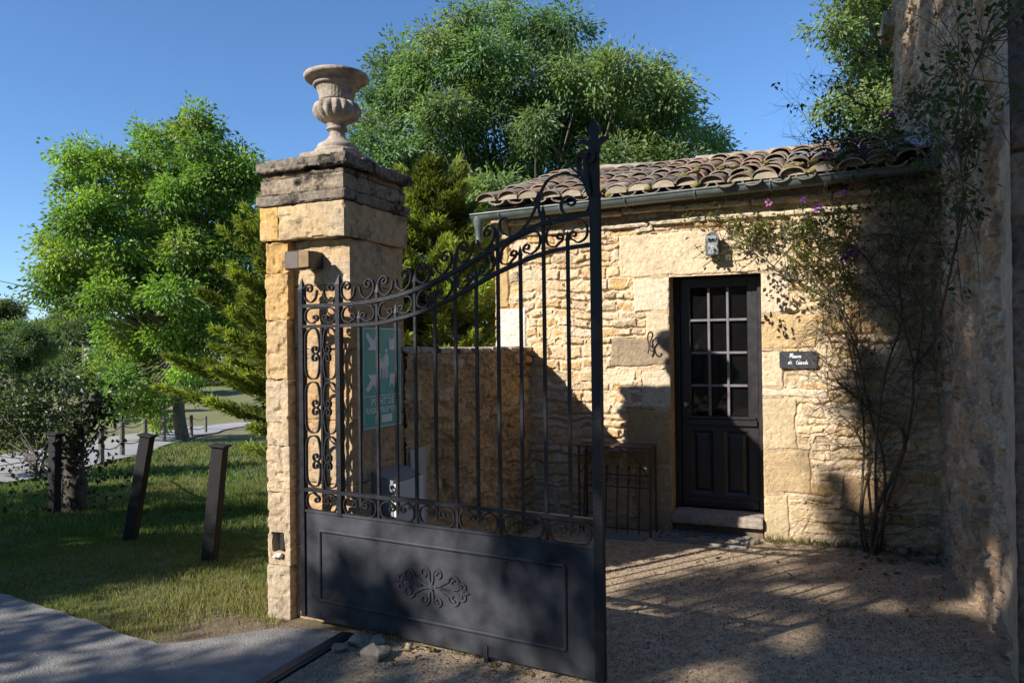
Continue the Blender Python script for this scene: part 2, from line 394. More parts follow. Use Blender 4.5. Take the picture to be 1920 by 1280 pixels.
# ------------------------------------------------------------------ ground
def tz(X, Y):
    X = np.asarray(X, float); Y = np.asarray(Y, float)
    c = .917*X+.399*Y; wd = -.399*X+.917*Y
    m = sstep(0, 1.6, -2.9-X)
    s = np.maximum(0, np.minimum(wd, 45)-4.6); s = s*s/(s+.8)
    h = -.075*s*m
    h = h+.058*np.maximum(0, wd-62)*sstep(10, -40, c)
    return h+np.where(wd > 12, .06*np.sin(X*.4)*np.cos(Y*.33), 0)*m
def on_ground(x, y):
    r = ray(x, y); t = 2.0
    while t < 400:
        p = OV+r*t
        if p[2] < tz(p[0], p[1]): return np.array([p[0], p[1], float(tz(p[0], p[1]))])
        t += .05 if t < 40 else .3
    return OV+r*400

def in_poly(x, y, poly):
    r = np.zeros(x.shape, bool); n = len(poly)
    for i in range(n):
        x0, y0 = poly[i]; x1, y1 = poly[(i+1) % n]
        cnd = ((y0 > y) != (y1 > y)) & (x < (x1-x0)*(y-y0)/(y1-y0+1e-12)+x0)
        r ^= cnd
    return r
DRIVE = [(-9.0, 3.6), (-7.0, 3.35), (-5.13, 3.20), (-4.33, 3.11), (-3.75, 3.0), (-3.43, 2.97), (-3.29, 3.06), (-3.12, 3.24), (-2.95, 3.40), (-2.70, 3.50), (-2.52, 3.48), (-2.55, 0.5), (-2.55, -4.0), (-16, -6), (-16, 3.5)]
ROADPX = [(-160, 905), (-60, 892), (0, 880), (60, 868), (140, 853), (190, 842), (229, 832), (300, 817), (380, 803), (450, 797), (500, 794)]
RC = np.array([on_ground(*p) for p in ROADPX])
def road_dist(x, y):
    d = np.full(x.shape, 1e9)
    for a, b in zip(RC[:-1], RC[1:]):
        ab = b[:2]-a[:2]; t = np.clip(((x-a[0])*ab[0]+(y-a[1])*ab[1])/(ab@ab), 0, 1)
        d = np.minimum(d, np.hypot(x-a[0]-t*ab[0], y-a[1]-t*ab[1]))
    return d

def axis(lo, hi, c, fine, grow):
    a = [0.0]; s = fine
    while a[-1] < max(hi-c, c-lo): a.append(a[-1]+s); s = min(s*grow, 25)
    a = np.array(a); r = np.concatenate([-a[:0:-1], a])+c
    return r[(r >= lo-25) & (r <= hi+25)]
gx = axis(-420, 300, -4.5, .07, 1.028); gy = axis(-60, 520, 5, .07, 1.028)
GX, GY = np.meshgrid(gx, gy); GZ = tz(GX, GY)
GP = np.stack([GX, GY, GZ*0], -1)
near = sstep(40, 15, np.hypot(GX, GY))
GZ = GZ-.02+near*.012*fbm(GP, 3, 5, 3)
wdp = -.399*GX+.917*GY
dry = np.clip(.5+.9*fbm(GP, .35, 9, 3), 0, 1)
turf = np.array([.055, .085, .022])*(1-dry[..., None]*.55)+np.array([.17, .14, .06])*(dry[..., None]*.55)
fg = np.clip(.5+1.1*fbm(GP, .10, 3, 4), 0, 1)[..., None]; fieldc = np.array([.26, .215, .105])*(1-fg)+np.array([.15, .165, .06])*fg
soil = np.array([.17, .125, .085])*(1+.25*fbm(GP, 6, 4, 3)[..., None])
rd = road_dist(GX, GY)
side = np.cross(np.stack([RC[-1]-RC[2]]*1, 0)[0][:2], np.array([1, 0])) if False else None
far = sstep(24, 34, wdp)
gc = turf*(1-far[..., None])+fieldc*far[..., None]
sm = np.maximum(sstep(.55, .15, np.abs(GY-3.25+.15*vnoise(GP, 2.5, 8)))*sstep(-3.9, -3.3, GX)*sstep(-2.2, -2.6, GX), sstep(-2.7, -2.6, GX)*(GY < 9))
sm = np.maximum(sm, sstep(.5, .1, rd-1.5)*.7)
gc = gc*(1-sm[..., None])+soil*sm[..., None]
ii = np.arange(GX.size).reshape(GX.shape)
q = np.stack([ii[:-1, :-1], ii[:-1, 1:], ii[1:, 1:], ii[1:, :-1]], -1).reshape(-1, 4)
tag(fast_mesh('ground', np.stack([GX, GY, GZ], -1).reshape(-1, 3), [q], M_GROUND, None, True, np.clip(gc, .01, .8).reshape(-1, 3)), kind='structure')

# courtyard gravel sheet with a real pebbled relief
gu = np.arange(-2.47, 4.2, .016); gv = np.arange(.8, 6.44, .016)
A, B = np.meshgrid(gu, gv); GPt = np.stack([A, B, A*0], -1)
hz = .010+.006*fbm(GPt, 1.1, 31, 3)+.0022*vnoise(GPt, 55, 32)+.001*vnoise(GPt, 30, 33)
k = .5+.5*fbm(GPt, 1.3, 34, 4); gcol = np.array([.48, .375, .25])*(1-k[..., None])+np.array([.42, .335, .235])*k[..., None]
gcol = gcol*(1+.30*vnoise(GPt, 50, 35)[..., None])
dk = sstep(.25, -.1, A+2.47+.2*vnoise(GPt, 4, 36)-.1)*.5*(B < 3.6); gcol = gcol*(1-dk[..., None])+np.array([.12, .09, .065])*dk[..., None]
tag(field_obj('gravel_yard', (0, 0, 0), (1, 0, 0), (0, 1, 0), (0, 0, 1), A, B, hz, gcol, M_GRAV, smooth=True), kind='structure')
# loose pebbles on it, nobody could count them
n = 60000
pu = rng.uniform(-2.45, 1.6, n); pv = 1.9+4.45*rng.random(n)**1.25
m0 = 2600; pu = np.r_[pu, rng.uniform(-5.2, -2.6, m0)]; pv = np.r_[pv, 3.45-rng.random(m0)**2.2*1.3]; n = len(pu)
pr_x = np.r_[np.ones(n-m0), np.full(m0, .75)]
keep = ~((pu > .69) & (pv > 4.05)) & ((pu > -2.6) | (in_poly(pu, pv, DRIVE) & (rng.random(n) < .6)) | ((np.abs(pv-3.3) < .18) & (pu > -3.6))); pr_x = pr_x[keep]; pu = pu[keep]; pv = pv[keep]; n = len(pu)
pr_ = rng.uniform(.0024, .0056, n)*(1+.7*(rng.random(n) > .95))*pr_x
base8 = np.array([(1, 0, 0), (-1, 0, 0), (0, 1, 0), (0, -1, 0), (0, 0, .8), (0, 0, -.6), ], float)
tri8 = np.array([(0, 2, 4), (2, 1, 4), (1, 3, 4), (3, 0, 4), (2, 0, 5), (1, 2, 5), (3, 1, 5), (0, 3, 5)])
jit = base8[None]*rng.uniform(.6, 1.25, (n, 6, 1)); an = rng.uniform(0, 6.28, n)
ca, sa = np.cos(an)[:, None], np.sin(an)[:, None]
jx = jit[..., 0]*ca-jit[..., 1]*sa; jy = jit[..., 0]*sa+jit[..., 1]*ca
PV = np.stack([pu[:, None]+jx*pr_[:, None], pv[:, None]+jy*pr_[:, None], .010+.006*rng.random(n)[:, None]+jit[..., 2]*pr_[:, None]], -1).reshape(-1, 3)
pc = np.array([(.46, .385, .285), (.54, .47, .36), (.28, .24, .19), (.42, .33, .23), (.21, .175, .14), (.33, .27, .20)])[rng.integers(0, 6, n)]*rng.uniform(.65, 1.15, (n, 1))
tag(fast_mesh('loose_gravel', PV, [(tri8[None]+6*np.arange(n)[:, None, None]).reshape(-1, 3)], M_GRAV, None, True, np.repeat(pc*WARM, 6, 0)),
    'loose beige gravel scattered over the courtyard in front of the door', 'gravel', kind='stuff')

# driveway sheet (irregular edge), road ribbon
def sheet(name, poly, z, mat, res=.06, edge=.012):
    P = np.array(poly); out = []
    for a, b in zip(P, np.roll(P, -1, 0)):
        m = max(1, int(np.linalg.norm(b-a)/res))
        for k_ in range(m): out.append(a+(b-a)*k_/m)
    out = np.array(out); Q3 = np.c_[out, np.zeros(len(out))]
    out = out+edge*np.stack([vnoise(Q3, 4, 3), vnoise(Q3, 4, 4)], -1)+edge*.9*np.stack([vnoise(Q3, 26, 5), vnoise(Q3, 26, 6)], -1)
    mb = MB(); mb.prism([(x, y, z-.05) for x, y in out], (0, 0, .05))
    return mb.build(name, mat)
tag(sheet('driveway', DRIVE, .004, M_ASPH), kind='structure')
mb = MB(); mb.box(-2.575, -2.485, .2, 3.47, -.05, .016, .003); mb.box(-2.552, -2.508, .2, 3.465, .0, .019)
tag(mb.build('threshold_channel', M_STEEL), 'dark steel channel set in the ground where driveway meets gravel', 'ground rail')
def ribbon(name, cen, wid, mat, dz=.02):
    cs = np.array(spline(cen, 8)); t = np.gradient(cs, axis=0); nrm = np.stack([-t[:, 1], t[:, 0]], -1); nrm /= np.linalg.norm(nrm, axis=1, keepdims=True)
    V = []; K = 9
    for j in range(K):
        p = cs[:, :2]+nrm*(j/(K-1)-.5)*wid*(1+.05*np.sin(cs[:, :1]*1.3)); V.append(np.c_[p, tz(p[:, 0], p[:, 1])+dz+.05*np.sin(PI*j/(K-1))])
    V = np.stack(V, 1); idx = np.arange(V.shape[0]*K).reshape(-1, K)
    q_ = np.stack([idx[:-1, :-1], idx[:-1, 1:], idx[1:, 1:], idx[1:, :-1]], -1).reshape(-1, 4)
    return fast_mesh(name, V.reshape(-1, 3), [q_], mat, None, True)
tag(ribbon('road', RC, 3.2, M_ROAD, .03), kind='structure')

# ------------------------------------------------------------------ gatehouse
GH = thing('gatehouse', 'small rubble-stone gatehouse with a tiled roof and black glazed door', 'house', (-1.1, 6.4, 0))
WX0, WX1, WY = -2.94, .72, 6.4
DX0, DX1, DZ0, DZ1 = -1.305, -.56, .19, 2.235           # door opening
def R_(x0, z0, x1, z1, c, p=.022): return (x0-WX0, z0, x1-WX0, z1, c, p)
cream = (.60, .48, .32); pale = (.63, .53, .38); tan = (.52, .38, .20); grey = (.40, .335, .25); ochre = (.50, .33, .12)
bigs = [R_(-1.75, 2.245, -.30, 2.62, (.61, .49, .325), .020), R_(-1.62, 1.95, -1.30, 2.24, pale), R_(-1.52, 1.72, -1.30, 1.945, cream), R_(-1.83, 1.475, -1.30, 1.72, (.30, .24, .16), .026),
        R_(-1.56, 1.12, -1.30, 1.44, (.55, .46, .33)), R_(-1.69, .62, -1.30, 1.115, (.42, .29, .14), .024), R_(-1.62, .02, -1.30, .615, (.42, .32, .18)),
        R_(-.57, 1.90, -.33, 2.24, pale), R_(-.57, 1.62, -.14, 1.895, tan), R_(-.57, 1.30, -.40, 1.615, cream), R_(-.57, 1.22, -.06, 1.30, pale, .02), R_(-.57, .80, -.30, 1.215, (.50, .40, .25)), R_(-.57, .45, -.20, .795, (.46, .35, .20)), R_(-.57, .05, -.36, .445, (.50, .41, .25)),
        R_(-2.94, 2.02, -2.80, 2.62, (.50, .36, .17), .03), R_(-2.94, 1.60, -2.62, 2.015, (.68, .62, .53), .030), R_(-.10, 1.72, .18, 1.90, (.45, .30, .14)), R_(.02, .30, .34, .62, (.44, .30, .17))]
Ug, Vg, h, col = rubble(WX1-WX0, 3.0, .0068, 11, PAL_FRONT, (.62, .50, .34), big=bigs, rowh=(.045, .125), wid=(.08, .26), joint=.024, depth=.036, mlev=.46, rough=.013, gap=.42, warp=1.35, edge=.007, fine=.005)
Xg = Ug+WX0
dirt = np.clip(sstep(.28, .0, Vg+.10*vnoise(np.stack([Ug*3, Vg, Ug*0], -1), 2, 3)), 0, 1)*.5
col = col*(1-dirt[..., None])+np.array([.20, .165, .10])*dirt[..., None]
msk = ~((Xg > DX0) & (Xg < DX1) & (Vg < DZ1))
field_obj('front_wall', (WX0, WY, -.06), (1, 0, 0), (0, 0, 1), (0, -1, 0), Ug, Vg, h, col, M_WALL, GH, msk)
# reveals, backing and the other three sides
rb = RB()
rb.add(DX0-.16, DX0-.002, WY-.019, WY+.40, -.05, DZ1+.0, .02, .004, .012, 3, (.52, .40, .25))
rb.add(DX1+.002, DX1+.16, WY-.019, WY+.40, -.05, DZ1+.0, .02, .004, .012, 4, (.52, .40, .25))
rb.add(DX0-.16, DX1+.16, WY-.019, WY+.40, DZ1+.001, DZ1+.2, .02, .004, .012, 5, (.55, .44, .29))
rb.build('door_surround', M_DRESS, GH)
mb = MB(); mb.col = (.5, .4, .27)
mb.box(WX0+.012, DX0-.162, WY+.03, WY+.4, -.1, 2.92); mb.box(DX1+.162, WX1, WY+.03, WY+.4, -.1, 2.92); mb.box(DX0-.161, DX1+.161, WY+.03, WY+.4, DZ1+.201, 2.92)
mb.box(WX0+.012, WX0+.4, WY+.401, 9.55, -.1, 2.95); mb.box(WX0+.401, WX1, 9.2, 9.55, -.1, 2.92); mb.box(WX0+.401, WX1, WY+.401, 9.19, -.1, .02)
mb.prism([(WX0+.05, 6.45, 2.953), (WX0+.05, 9.5, 2.953), (WX0+.05, 8.2, 3.50)], (.3, 0, 0))
mb.build('rear_wall', M_DRESS, GH)
Ug2, Vg2, h2, c2 = rubble(3.1, 3.0, .022, 12, PAL_FRONT, (.52, .43, .30), joint=.02, depth=.022)
field_obj('side_wall', (WX0+.004, 6.4, -.06), (0, 1, 0), (0, 0, 1), (-1, 0, 0), Ug2, Vg2, h2*.8, c2, M_WALL, GH)
# genoise cornice: two courses of projecting flat stones
for zz, pj, sd in ((2.655, .050, 21), (2.755, .105, 41)):
    rb = RB(); x = WX0+.17; k_ = 0
    while x < WX1-.05:
        L_ = min(random.uniform(.38, .85), WX1-x-.005); k_ += 1
        dzz = random.uniform(-.008, .008)
        rb.add(x+.002, x+L_-.002, WY-pj-random.uniform(0, .015), WY+.05, zz-.026+dzz+.008*math.sin(x*3), zz+.018+dzz+.008*math.sin(x*3), .018, .009, .014, sd+k_, random.choice([(.60, .50, .35), (.55, .44, .28), (.62, .53, .40)]))
        x += L_
    rb.build('cornice', M_DRESS, GH)
rb = RB(); rb.add(WX0-.02, WX0+.165, WY-.07, WY+.1, 2.60, 2.80, .02, .008, .015, 71, (.52, .40, .22)); rb.build('corner_corbel', M_DRESS, GH)
# canal tile roof
EY, EZ, RY, RZ = 6.13, 2.865, 8.2, 3.545
dirn = Vector((0, RY-EY, RZ-EZ)).normalized(); nrmv = Vector((0, -dirn.z, dirn.y)); SL = math.hypot(RY-EY, RZ-EZ)
mb = MB()
def tile(x, s, L_, r0, r1, convex, tilt, lift, roll=0):
    n_ = 8; vs = []
    for j, (ss, r) in enumerate(((s, r0), (s+L_, r1))):
        for th in (0.0, .014):
            for k_ in range(n_+1):
                a = PI*(k_/n_); rr = r-th
                cx = math.cos(a)*rr; cz = math.sin(a)*rr*(.60 if convex else -.50)
                p = Vector((x+cx+roll*(ss-s), EY, EZ))+dirn*ss+nrmv*(cz+lift-(tilt*j))
                vs.append(p)
    m_ = n_+1; fs = []
    for k_ in range(n_):
        fs += [(k_, k_+1, 2*m_+k_+1, 2*m_+k_), (m_+k_+1, m_+k_, 3*m_+k_, 3*m_+k_+1), (k_+1, k_, m_+k_, m_+k_+1)]
    fs += [(0, 2*m_, 3*m_, m_), (n_, m_+n_, 3*m_+n_, 2*m_+n_)]
    mb.add(vs, fs)
TC = [(.29, .22, .165), (.33, .24, .175), (.25, .205, .165), (.37, .30, .225), (.22, .175, .14), (.31, .26, .205), (.34, .225, .16)]
xs = np.arange(WX0+.05, WX1-.02, .2)
rows = 7; step = (SL+.03)/rows
for i, x in enumerate(xs):
    for r in range(rows):
        for cv in (0, 1):
            c_ = random.choice(TC); f_ = random.uniform(.75, 1.15); mb.col = tuple(a*f_ for a in c_)
            jx_ = random.uniform(-.018, .018); js = random.uniform(-.035, .035); lj = random.uniform(-.010, .010)
            if cv: tile(x+jx_, r*step+js, step+.09, .099*random.uniform(.95, 1.05), .082, True, .018, .046+lj, random.uniform(-.06, .06))
            elif i < len(xs)-1: tile(x+.1+jx_*.5, r*step+js-.02, step+.09, .075, .088, False, .016, .035, 0)
sag = lambda x: .014*math.sin(x*1.7+.5)+.010*math.sin(x*4.1)
mb.v = [(a, b, c_+sag(a)) for a, b, c_ in mb.v]
mb.build('roof', M_TILE, GH, smooth=True, fixn=False)
mb = MB(); mb.prism([(WX0+.01, EY+.05, EZ-.002), (WX0+.01, RY, RZ-.012), (WX0+.01, 10.2, EZ-.01)], (WX1-WX0-.02, 0, 0)); mb.col = (.2, .15, .1)
mb.build('roof_deck', M_BARK, GH)
mb = MB(); mb.col = (.3, .25, .18)
for i, x in enumerate(xs[:-1]):                          # mortar stopping the tile ends at the eave
    pts = [(x+math.cos(PI*k_/8)*.092, EY-.012+.02*math.sin(PI*k_/8)+random.uniform(-.006, .006), EZ+.034+math.sin(PI*k_/8)*.064+sag(x)) for k_ in range(9)]
    f_ = random.uniform(.8, 1.2); mb.col = (.31*f_, .255*f_, .18*f_); mb.prism(pts, (0, .03, .008))
mb.build('eave_mortar', M_DRESS, GH)
mb = MB()
x = WX0+.03
while x < WX1-.1:                                        # ridge tiles
    L_ = random.uniform(.36, .44); f_ = random.uniform(.8, 1.2); mb.col = tuple(a*f_ for a in random.choice(TC))
    vs = []; n_ = 8; zj = random.uniform(-.01, .012)
    for xx, r in ((x, .105), (min(x+L_+.05, WX1-.02), .088)):
        for k_ in range(n_+1): a = PI*k_/n_; vs.append((xx, RY+math.cos(a)*r, RZ+.022+zj+math.sin(a)*r*.72+sag(xx)))
    mb.add(vs, [(k_, k_+1, n_+2+k_, n_+1+k_) for k_ in range(n_)]+[tuple(range(n_+1)), tuple(range(n_+1, 2*n_+2))]); x += L_
mb.build('ridge', M_TILE, GH, smooth=True)
# moss tufts between the lowest tiles
def blob(mb_, c, r, sq=.6, seed=0, n=5):
    vs = []; fs = []; m_ = 8
    for i in range(n+1):
        ph = PI*i/n
        for k_ in range(m_):
            a = 2*PI*k_/m_; d_ = np.array([math.sin(ph)*math.cos(a), math.sin(ph)*math.sin(a), math.cos(ph)*sq])
            f_ = 1+.35*vnoise(d_[None]*1.0+seed*7.1, 2.2, seed)[0]+.18*vnoise(d_[None]+seed*3.3, 6, seed+1)[0]
            vs.append(np.array(c)+d_*r*f_)
    for i in range(n):
        for k_ in range(m_): fs.append((i*m_+k_, i*m_+(k_+1) % m_, (i+1)*m_+(k_+1) % m_, (i+1)*m_+k_))
    mb_.add(vs, fs)
mb = MB()
for i, x in enumerate(xs[:-1]):
    wgt = .25 if x < -2.0 else (.75 if x < -.9 else 1.3)
    for t_ in range(int(random.uniform(1, 5)*wgt)):
        blob(mb, (x+.1+random.uniform(-.06, .06), EY+random.uniform(-.02, .10), EZ+.03+random.uniform(-.01, .045)+sag(x)), random.uniform(.016, .04), .6, i*9+t_)
    if -1.2 < x < .4:
        for t_ in range(3): blob(mb, (x+random.uniform(-.08, .08), EY+random.uniform(.0, .3), EZ+.115+random.uniform(-.02, .05)+sag(x)), random.uniform(.02, .05), .45, i*9+t_+300)
tag(mb.build('moss', M_MOSS, GH, smooth='all'), kind='stuff')
# zinc gutter, its brackets and outlet
gz = lambda x: 2.752+.020*(x+3.07)
mb = MB(); n_ = 10; gxs = np.linspace(-3.07, .68, 24); vs = []; r = .062
for x in gxs:
    for rr in (r, r-.004):
        for k_ in range(n_+1): a = PI+PI*k_/n_; vs.append((x, 6.19+math.cos(a)*rr, gz(x)+.06+math.sin(a)*rr))
m_ = 2*(n_+1); fs = []
for i in range(len(gxs)-1):
    for k_ in range(n_):
        fs += [(i*m_+k_, i*m_+k_+1, (i+1)*m_+k_+1, (i+1)*m_+k_), (i*m_+n_+2+k_, i*m_+n_+1+k_, (i+1)*m_+n_+1+k_, (i+1)*m_+n_+2+k_)]
fs.append(tuple(range(n_+1)))
mb.add(vs, fs)
mb.tube([(x, 6.19-r, gz(x)+.062) for x in gxs], .010, 8)
mb.build('gutter', M_ZINC, GH, smooth=True)
gut = [o for o in GH.children if o.name.startswith('gutter')][0]
for x in np.arange(-2.78, .6, .58):
    b_ = MB(); b_.tube([(x, 6.19+math.cos(PI+PI*k_/8)*(r+.003), gz(x)+.06+math.sin(PI+PI*k_/8)*(r+.003)) for k_ in range(9)], .008, 6); b_.build('gutter_bracket', M_ZINC, gut)
mb = MB(); mb.lathe([(.060, .035), (.058, .0), (.046, -.05), (.034, -.10), (.032, -.20)], 16, (-3.01, 6.19, 2.76)); mb.build('outlet_spout', M_ZINC, GH, smooth=True)
mb = MB(); mb.prism([(.40, 6.75, 3.14), (.712, 6.75, 3.15), (.712, 7.5, 3.42), (.42, 7.5, 3.40)], (0, 0, .012)); mb.prism([(.700, 6.75, 3.16), (.700, 7.5, 3.43), (.700, 7.5, 3.58), (.700, 6.75, 3.30)], (.012, 0, 0))
mb.build('flashing', mat_simple('new_zinc', (.45, .50, .56), .35, .1, 8, metal=.5), GH)

# door with its frame, twelve panes, glazing bars, two panels and knob
DY = 6.585
D = MB(); D.box(DX0+.004, DX0+.05, DY-.03, DY+.06, DZ0+.0, DZ1-.004); D.box(DX1-.045, DX1-.004, DY-.03, DY+.06, DZ0+.0, DZ1-.004); D.box(DX0+.0505, DX1-.0455, DY-.03, DY+.06, DZ1-.055, DZ1-.004)
D.build('door_frame', M_DOOR, GH)
door = MB()
lx0, lx1, lz0, lz1 = DX0+.053, DX1-.048, DZ0+.012, DZ1-.058
px0, px1, pz0, pz1 = lx0+.085, lx1-.085, .965, 2.09     # glazed field
door.box(lx0, px0, DY, DY+.045, lz0, lz1, .003); door.box(px1, lx1, DY, DY+.045, lz0, lz1, .003)
door.box(px0+.0003, px1-.0003, DY+.001, DY+.044, pz1, lz1-.001); door.box(px0+.0003, px1-.0003, DY+.001, DY+.044, .86, pz0)
door.box(px0+.0003, px1-.0003, DY+.001, DY+.044, lz0+.001, .31)
mxm = (px0+px1)/2-.01; door.box(mxm-.045, mxm+.045, DY+.002, DY+.043, .3103, .8597)
door.box(lx0+.03, lx1-.01, DY-.028, DY-.0005, .905, .955, .006); door.box(lx0+.045, lx1-.02, DY-.016, DY-.0005, .958, .985, .005)
door.box(lx0, lx1, DY-.02, DY-.0005, lz0, lz0+.07, .008)
leaf_ = door.build('door', M_DOOR, GH)
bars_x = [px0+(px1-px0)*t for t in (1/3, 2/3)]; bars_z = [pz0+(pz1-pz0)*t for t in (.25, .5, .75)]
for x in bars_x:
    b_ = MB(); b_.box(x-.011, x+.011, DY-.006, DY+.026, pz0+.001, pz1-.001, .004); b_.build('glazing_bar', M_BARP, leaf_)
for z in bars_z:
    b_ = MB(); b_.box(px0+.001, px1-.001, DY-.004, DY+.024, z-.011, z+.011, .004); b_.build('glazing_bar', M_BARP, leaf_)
gx_ = [px0]+bars_x+[px1]; gz_ = [pz0]+bars_z+[pz1]
for i in range(3):
    for j in range(4):
        b_ = MB(); y_ = DY+.028; a0, a1, z0, z1 = gx_[i]+.004, gx_[i+1]-.004, gz_[j]+.004, gz_[j+1]-.004
        t1, t2 = random.uniform(-.004, .004), random.uniform(-.004, .004)
        b_.add([(a0, y_+t1, z0), (a1, y_-t1, z0), (a1, y_+t2, z1), (a0, y_-t2, z1)], [(0, 1, 2, 3)]); b_.build('window_pane', M_GLASS, leaf_, fixn=False)
for a0, a1 in ((px0, mxm-.045), (mxm+.045, px1)):
    b_ = MB(); z0, z1 = .31, .86; y0, y1 = DY+.006, DY+.022
    o_ = [(a0, z0), (a1, z0), (a1, z1), (a0, z1)]; i1 = [(a0+.025, z0+.025), (a1-.025, z0+.025), (a1-.025, z1-.025), (a0+.025, z1-.025)]; i2 = [(a0+.05, z0+.05), (a1-.05, z0+.05), (a1-.05, z1-.05), (a0+.05, z1-.05)]
    vs = [(x, y0, z) for x, z in o_]+[(x, y1, z) for x, z in i1]+[(x, y0+.003, z) for x, z in i2]
    b_.add(vs, [(k_, (k_+1) % 4, 4+(k_+1) % 4, 4+k_) for k_ in range(4)]+[(4+k_, 4+(k_+1) % 4, 8+(k_+1) % 4, 8+k_) for k_ in range(4)]+[(8, 9, 10, 11)])
    b_.build('door_panel', M_DOOR, leaf_)
b_ = MB(); b_.lathe([(.010, 0), (.010, .02), (.022, .03), (.026, .045), (.018, .058), (.004, .062)], 14); b_.v = [(lx0+.045+x, DY-z, 1.085+y) for x, y, z in b_.v]
b_.build('door_knob', mat_simple('worn_steel', (.35, .34, .32), .3, .2, 30, metal=1), leaf_, smooth=True)
b_ = MB(); b_.box(DX0-.001, DX1+.001, DY+.07, DY+.6, -.02, DZ0-.0); b_.build('inner_floor', M_STEP, GH)
mb = MB(); mb.box(WX0+.45, WX1-.05, 9.10, 9.15, .03, 2.8); mb.build('inner_wall', mat_simple('inner_plaster', (.10, .085, .07), .9), GH)
rb = RB(); rb.add(DX0+.004, DX1-.004, 6.335, DY+.069, .098, DZ0-.002, .02, .004, .010, 91, (.36, .31, .26)); rb.add(DX0+.01, DX1-.01, 6.41, 6.5, -.06, .0975, .02, .004, .01, 92, (.20, .165, .13)); rb.build('doorstep', M_DRESS, GH)

# ------------------------------------------------------------------ tall house on the right
TH = thing('tall_house', 'tall rough-stone house wall rising at the right edge of the yard', 'house', (.72, 4.25, 0))
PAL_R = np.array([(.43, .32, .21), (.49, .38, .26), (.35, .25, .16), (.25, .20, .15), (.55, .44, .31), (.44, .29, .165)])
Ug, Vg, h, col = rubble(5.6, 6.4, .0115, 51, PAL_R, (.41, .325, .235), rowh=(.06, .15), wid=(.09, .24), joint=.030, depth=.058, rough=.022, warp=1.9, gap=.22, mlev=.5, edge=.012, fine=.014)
Yg = 4.10+Ug
quo = sstep(.24, .16, Ug+.05*np.sign(np.sin(Vg*12))*1.0+.02*vnoise(np.stack([Ug, Vg, Ug*0], -1), 9, 2))
h = h*(1-quo)+.038*quo+quo*.004*fbm(np.stack([Ug, Vg, Ug*0], -1), 12, 3, 3); col = col*(1-quo[..., None])+np.array([.46, .375, .275])*quo[..., None]
gr = sstep(.0, .06, np.minimum(Yg-6.75-(4.4-Vg).clip(0, 9)*.15, 7.12-Yg))*sstep(3.65, 3.9, Vg); h = h-.12*gr
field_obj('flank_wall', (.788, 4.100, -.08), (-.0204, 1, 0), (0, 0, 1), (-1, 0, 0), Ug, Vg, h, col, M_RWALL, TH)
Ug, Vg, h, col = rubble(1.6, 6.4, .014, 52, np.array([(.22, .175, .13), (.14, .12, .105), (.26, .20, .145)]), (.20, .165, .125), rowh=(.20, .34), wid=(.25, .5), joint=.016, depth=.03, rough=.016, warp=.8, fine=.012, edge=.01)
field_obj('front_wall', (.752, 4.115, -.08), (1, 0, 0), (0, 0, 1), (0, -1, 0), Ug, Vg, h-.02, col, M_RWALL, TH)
mb = MB(); mb.col = (.3, .25, .18); mb.box(.83, 3.3, 4.16, 9.7, -.1, 6.3); mb.build('core_wall', M_DRESS, TH)
rb = RB(); rb.add(.52, .74, 9.3, 9.9, 5.12, 5.32, .04, .01, .02, 61, (.30, .25, .19)); rb.build('eave_corbel', M_RWALL, TH)
mb = MB(); mb.prism([(.40, 4.0, 6.32), (3.5, 4.0, 6.32), (3.5, 10.1, 6.32), (.40, 10.1, 6.32)], (0, 0, .1)); mb.build('roof', M_BARK, TH)

# ------------------------------------------------------------------ low garden wall
LW = thing('garden_wall', 'low rubble garden wall with flat coping between pillar and gatehouse', 'wall', (-2.8, 5.3, 0))
Ug, Vg, h, col = rubble(2.2, 1.62, .009, 71, np.array([(.48, .33, .17), (.42, .28, .14), (.54, .40, .24), (.33, .22, .115), (.52, .34, .15)]), (.47, .34, .19), rowh=(.06, .15), wid=(.09, .22), joint=.03, depth=.065, rough=.030, warp=2.0, mlev=.45, gap=.3, edge=.009, fine=.007)
field_obj('wall_face', (-2.62, 4.2, -.06), (0, 1, 0), (0, 0, 1), (1, 0, 0), Ug, Vg, h, col, M_WALL, LW)
mb = MB(); mb.col = (.42, .32, .2); mb.box(-2.99, -2.625, 4.22, 6.39, -.3, 1.55); mb.build('wall_core', M_DRESS, LW)
rb = RB(); y = 4.19; k_ = 0
while y < 6.35:
    L_ = min(random.uniform(.3, .55), 6.375-y); k_ += 1
    rb.add(-3.03, -2.575+random.uniform(-.012, .012), y+.002, y+L_-.002, 1.555, 1.60+random.uniform(-.008, .012), .02, .010, .02, 700+k_, (.42, .37, .30)); y += L_
rb.build('coping', M_LICHEN, LW)

# ------------------------------------------------------------------ gate pillar
PX0, PX1, PY0, PY1 = -3.19, -2.607, 3.57, 4.22; RBT = 3.635; SX = -3.02
GPil = thing('gate_pillar', 'square golden limestone gate pillar with a dark lichened moulded cap', 'pillar', (-2.9, 3.9, 0))
rb = RB(); zs = [-.15, .30, .74, 1.02, 1.42, 1.78, 2.06, 2.252]; strip = [(.48, .39, .27), (.50, .40, .27), (.54, .425, .28), (.56, .43, .265), (.56, .405, .22), (.57, .385, .17), (.57, .37, .145)]
def niche(P, P2):
    m = (P[:, 0] > -3.150) & (P[:, 0] < -3.066) & (P[:, 2] > .375) & (P[:, 2] < .492) & (P[:, 1] < 3.59)
    P2 = P2.copy(); P2[m, 1] = 3.635; return P2
for i in range(7):
    rb.add(PX0+random.uniform(-.006, .008), SX+random.uniform(-.004, .006), PY0+random.uniform(-.004, .006), 3.80, zs[i]+.0004, zs[i+1]-.0004, .0105, .010, .0055, 100+i, strip[i], fn=niche if i == 1 else None)
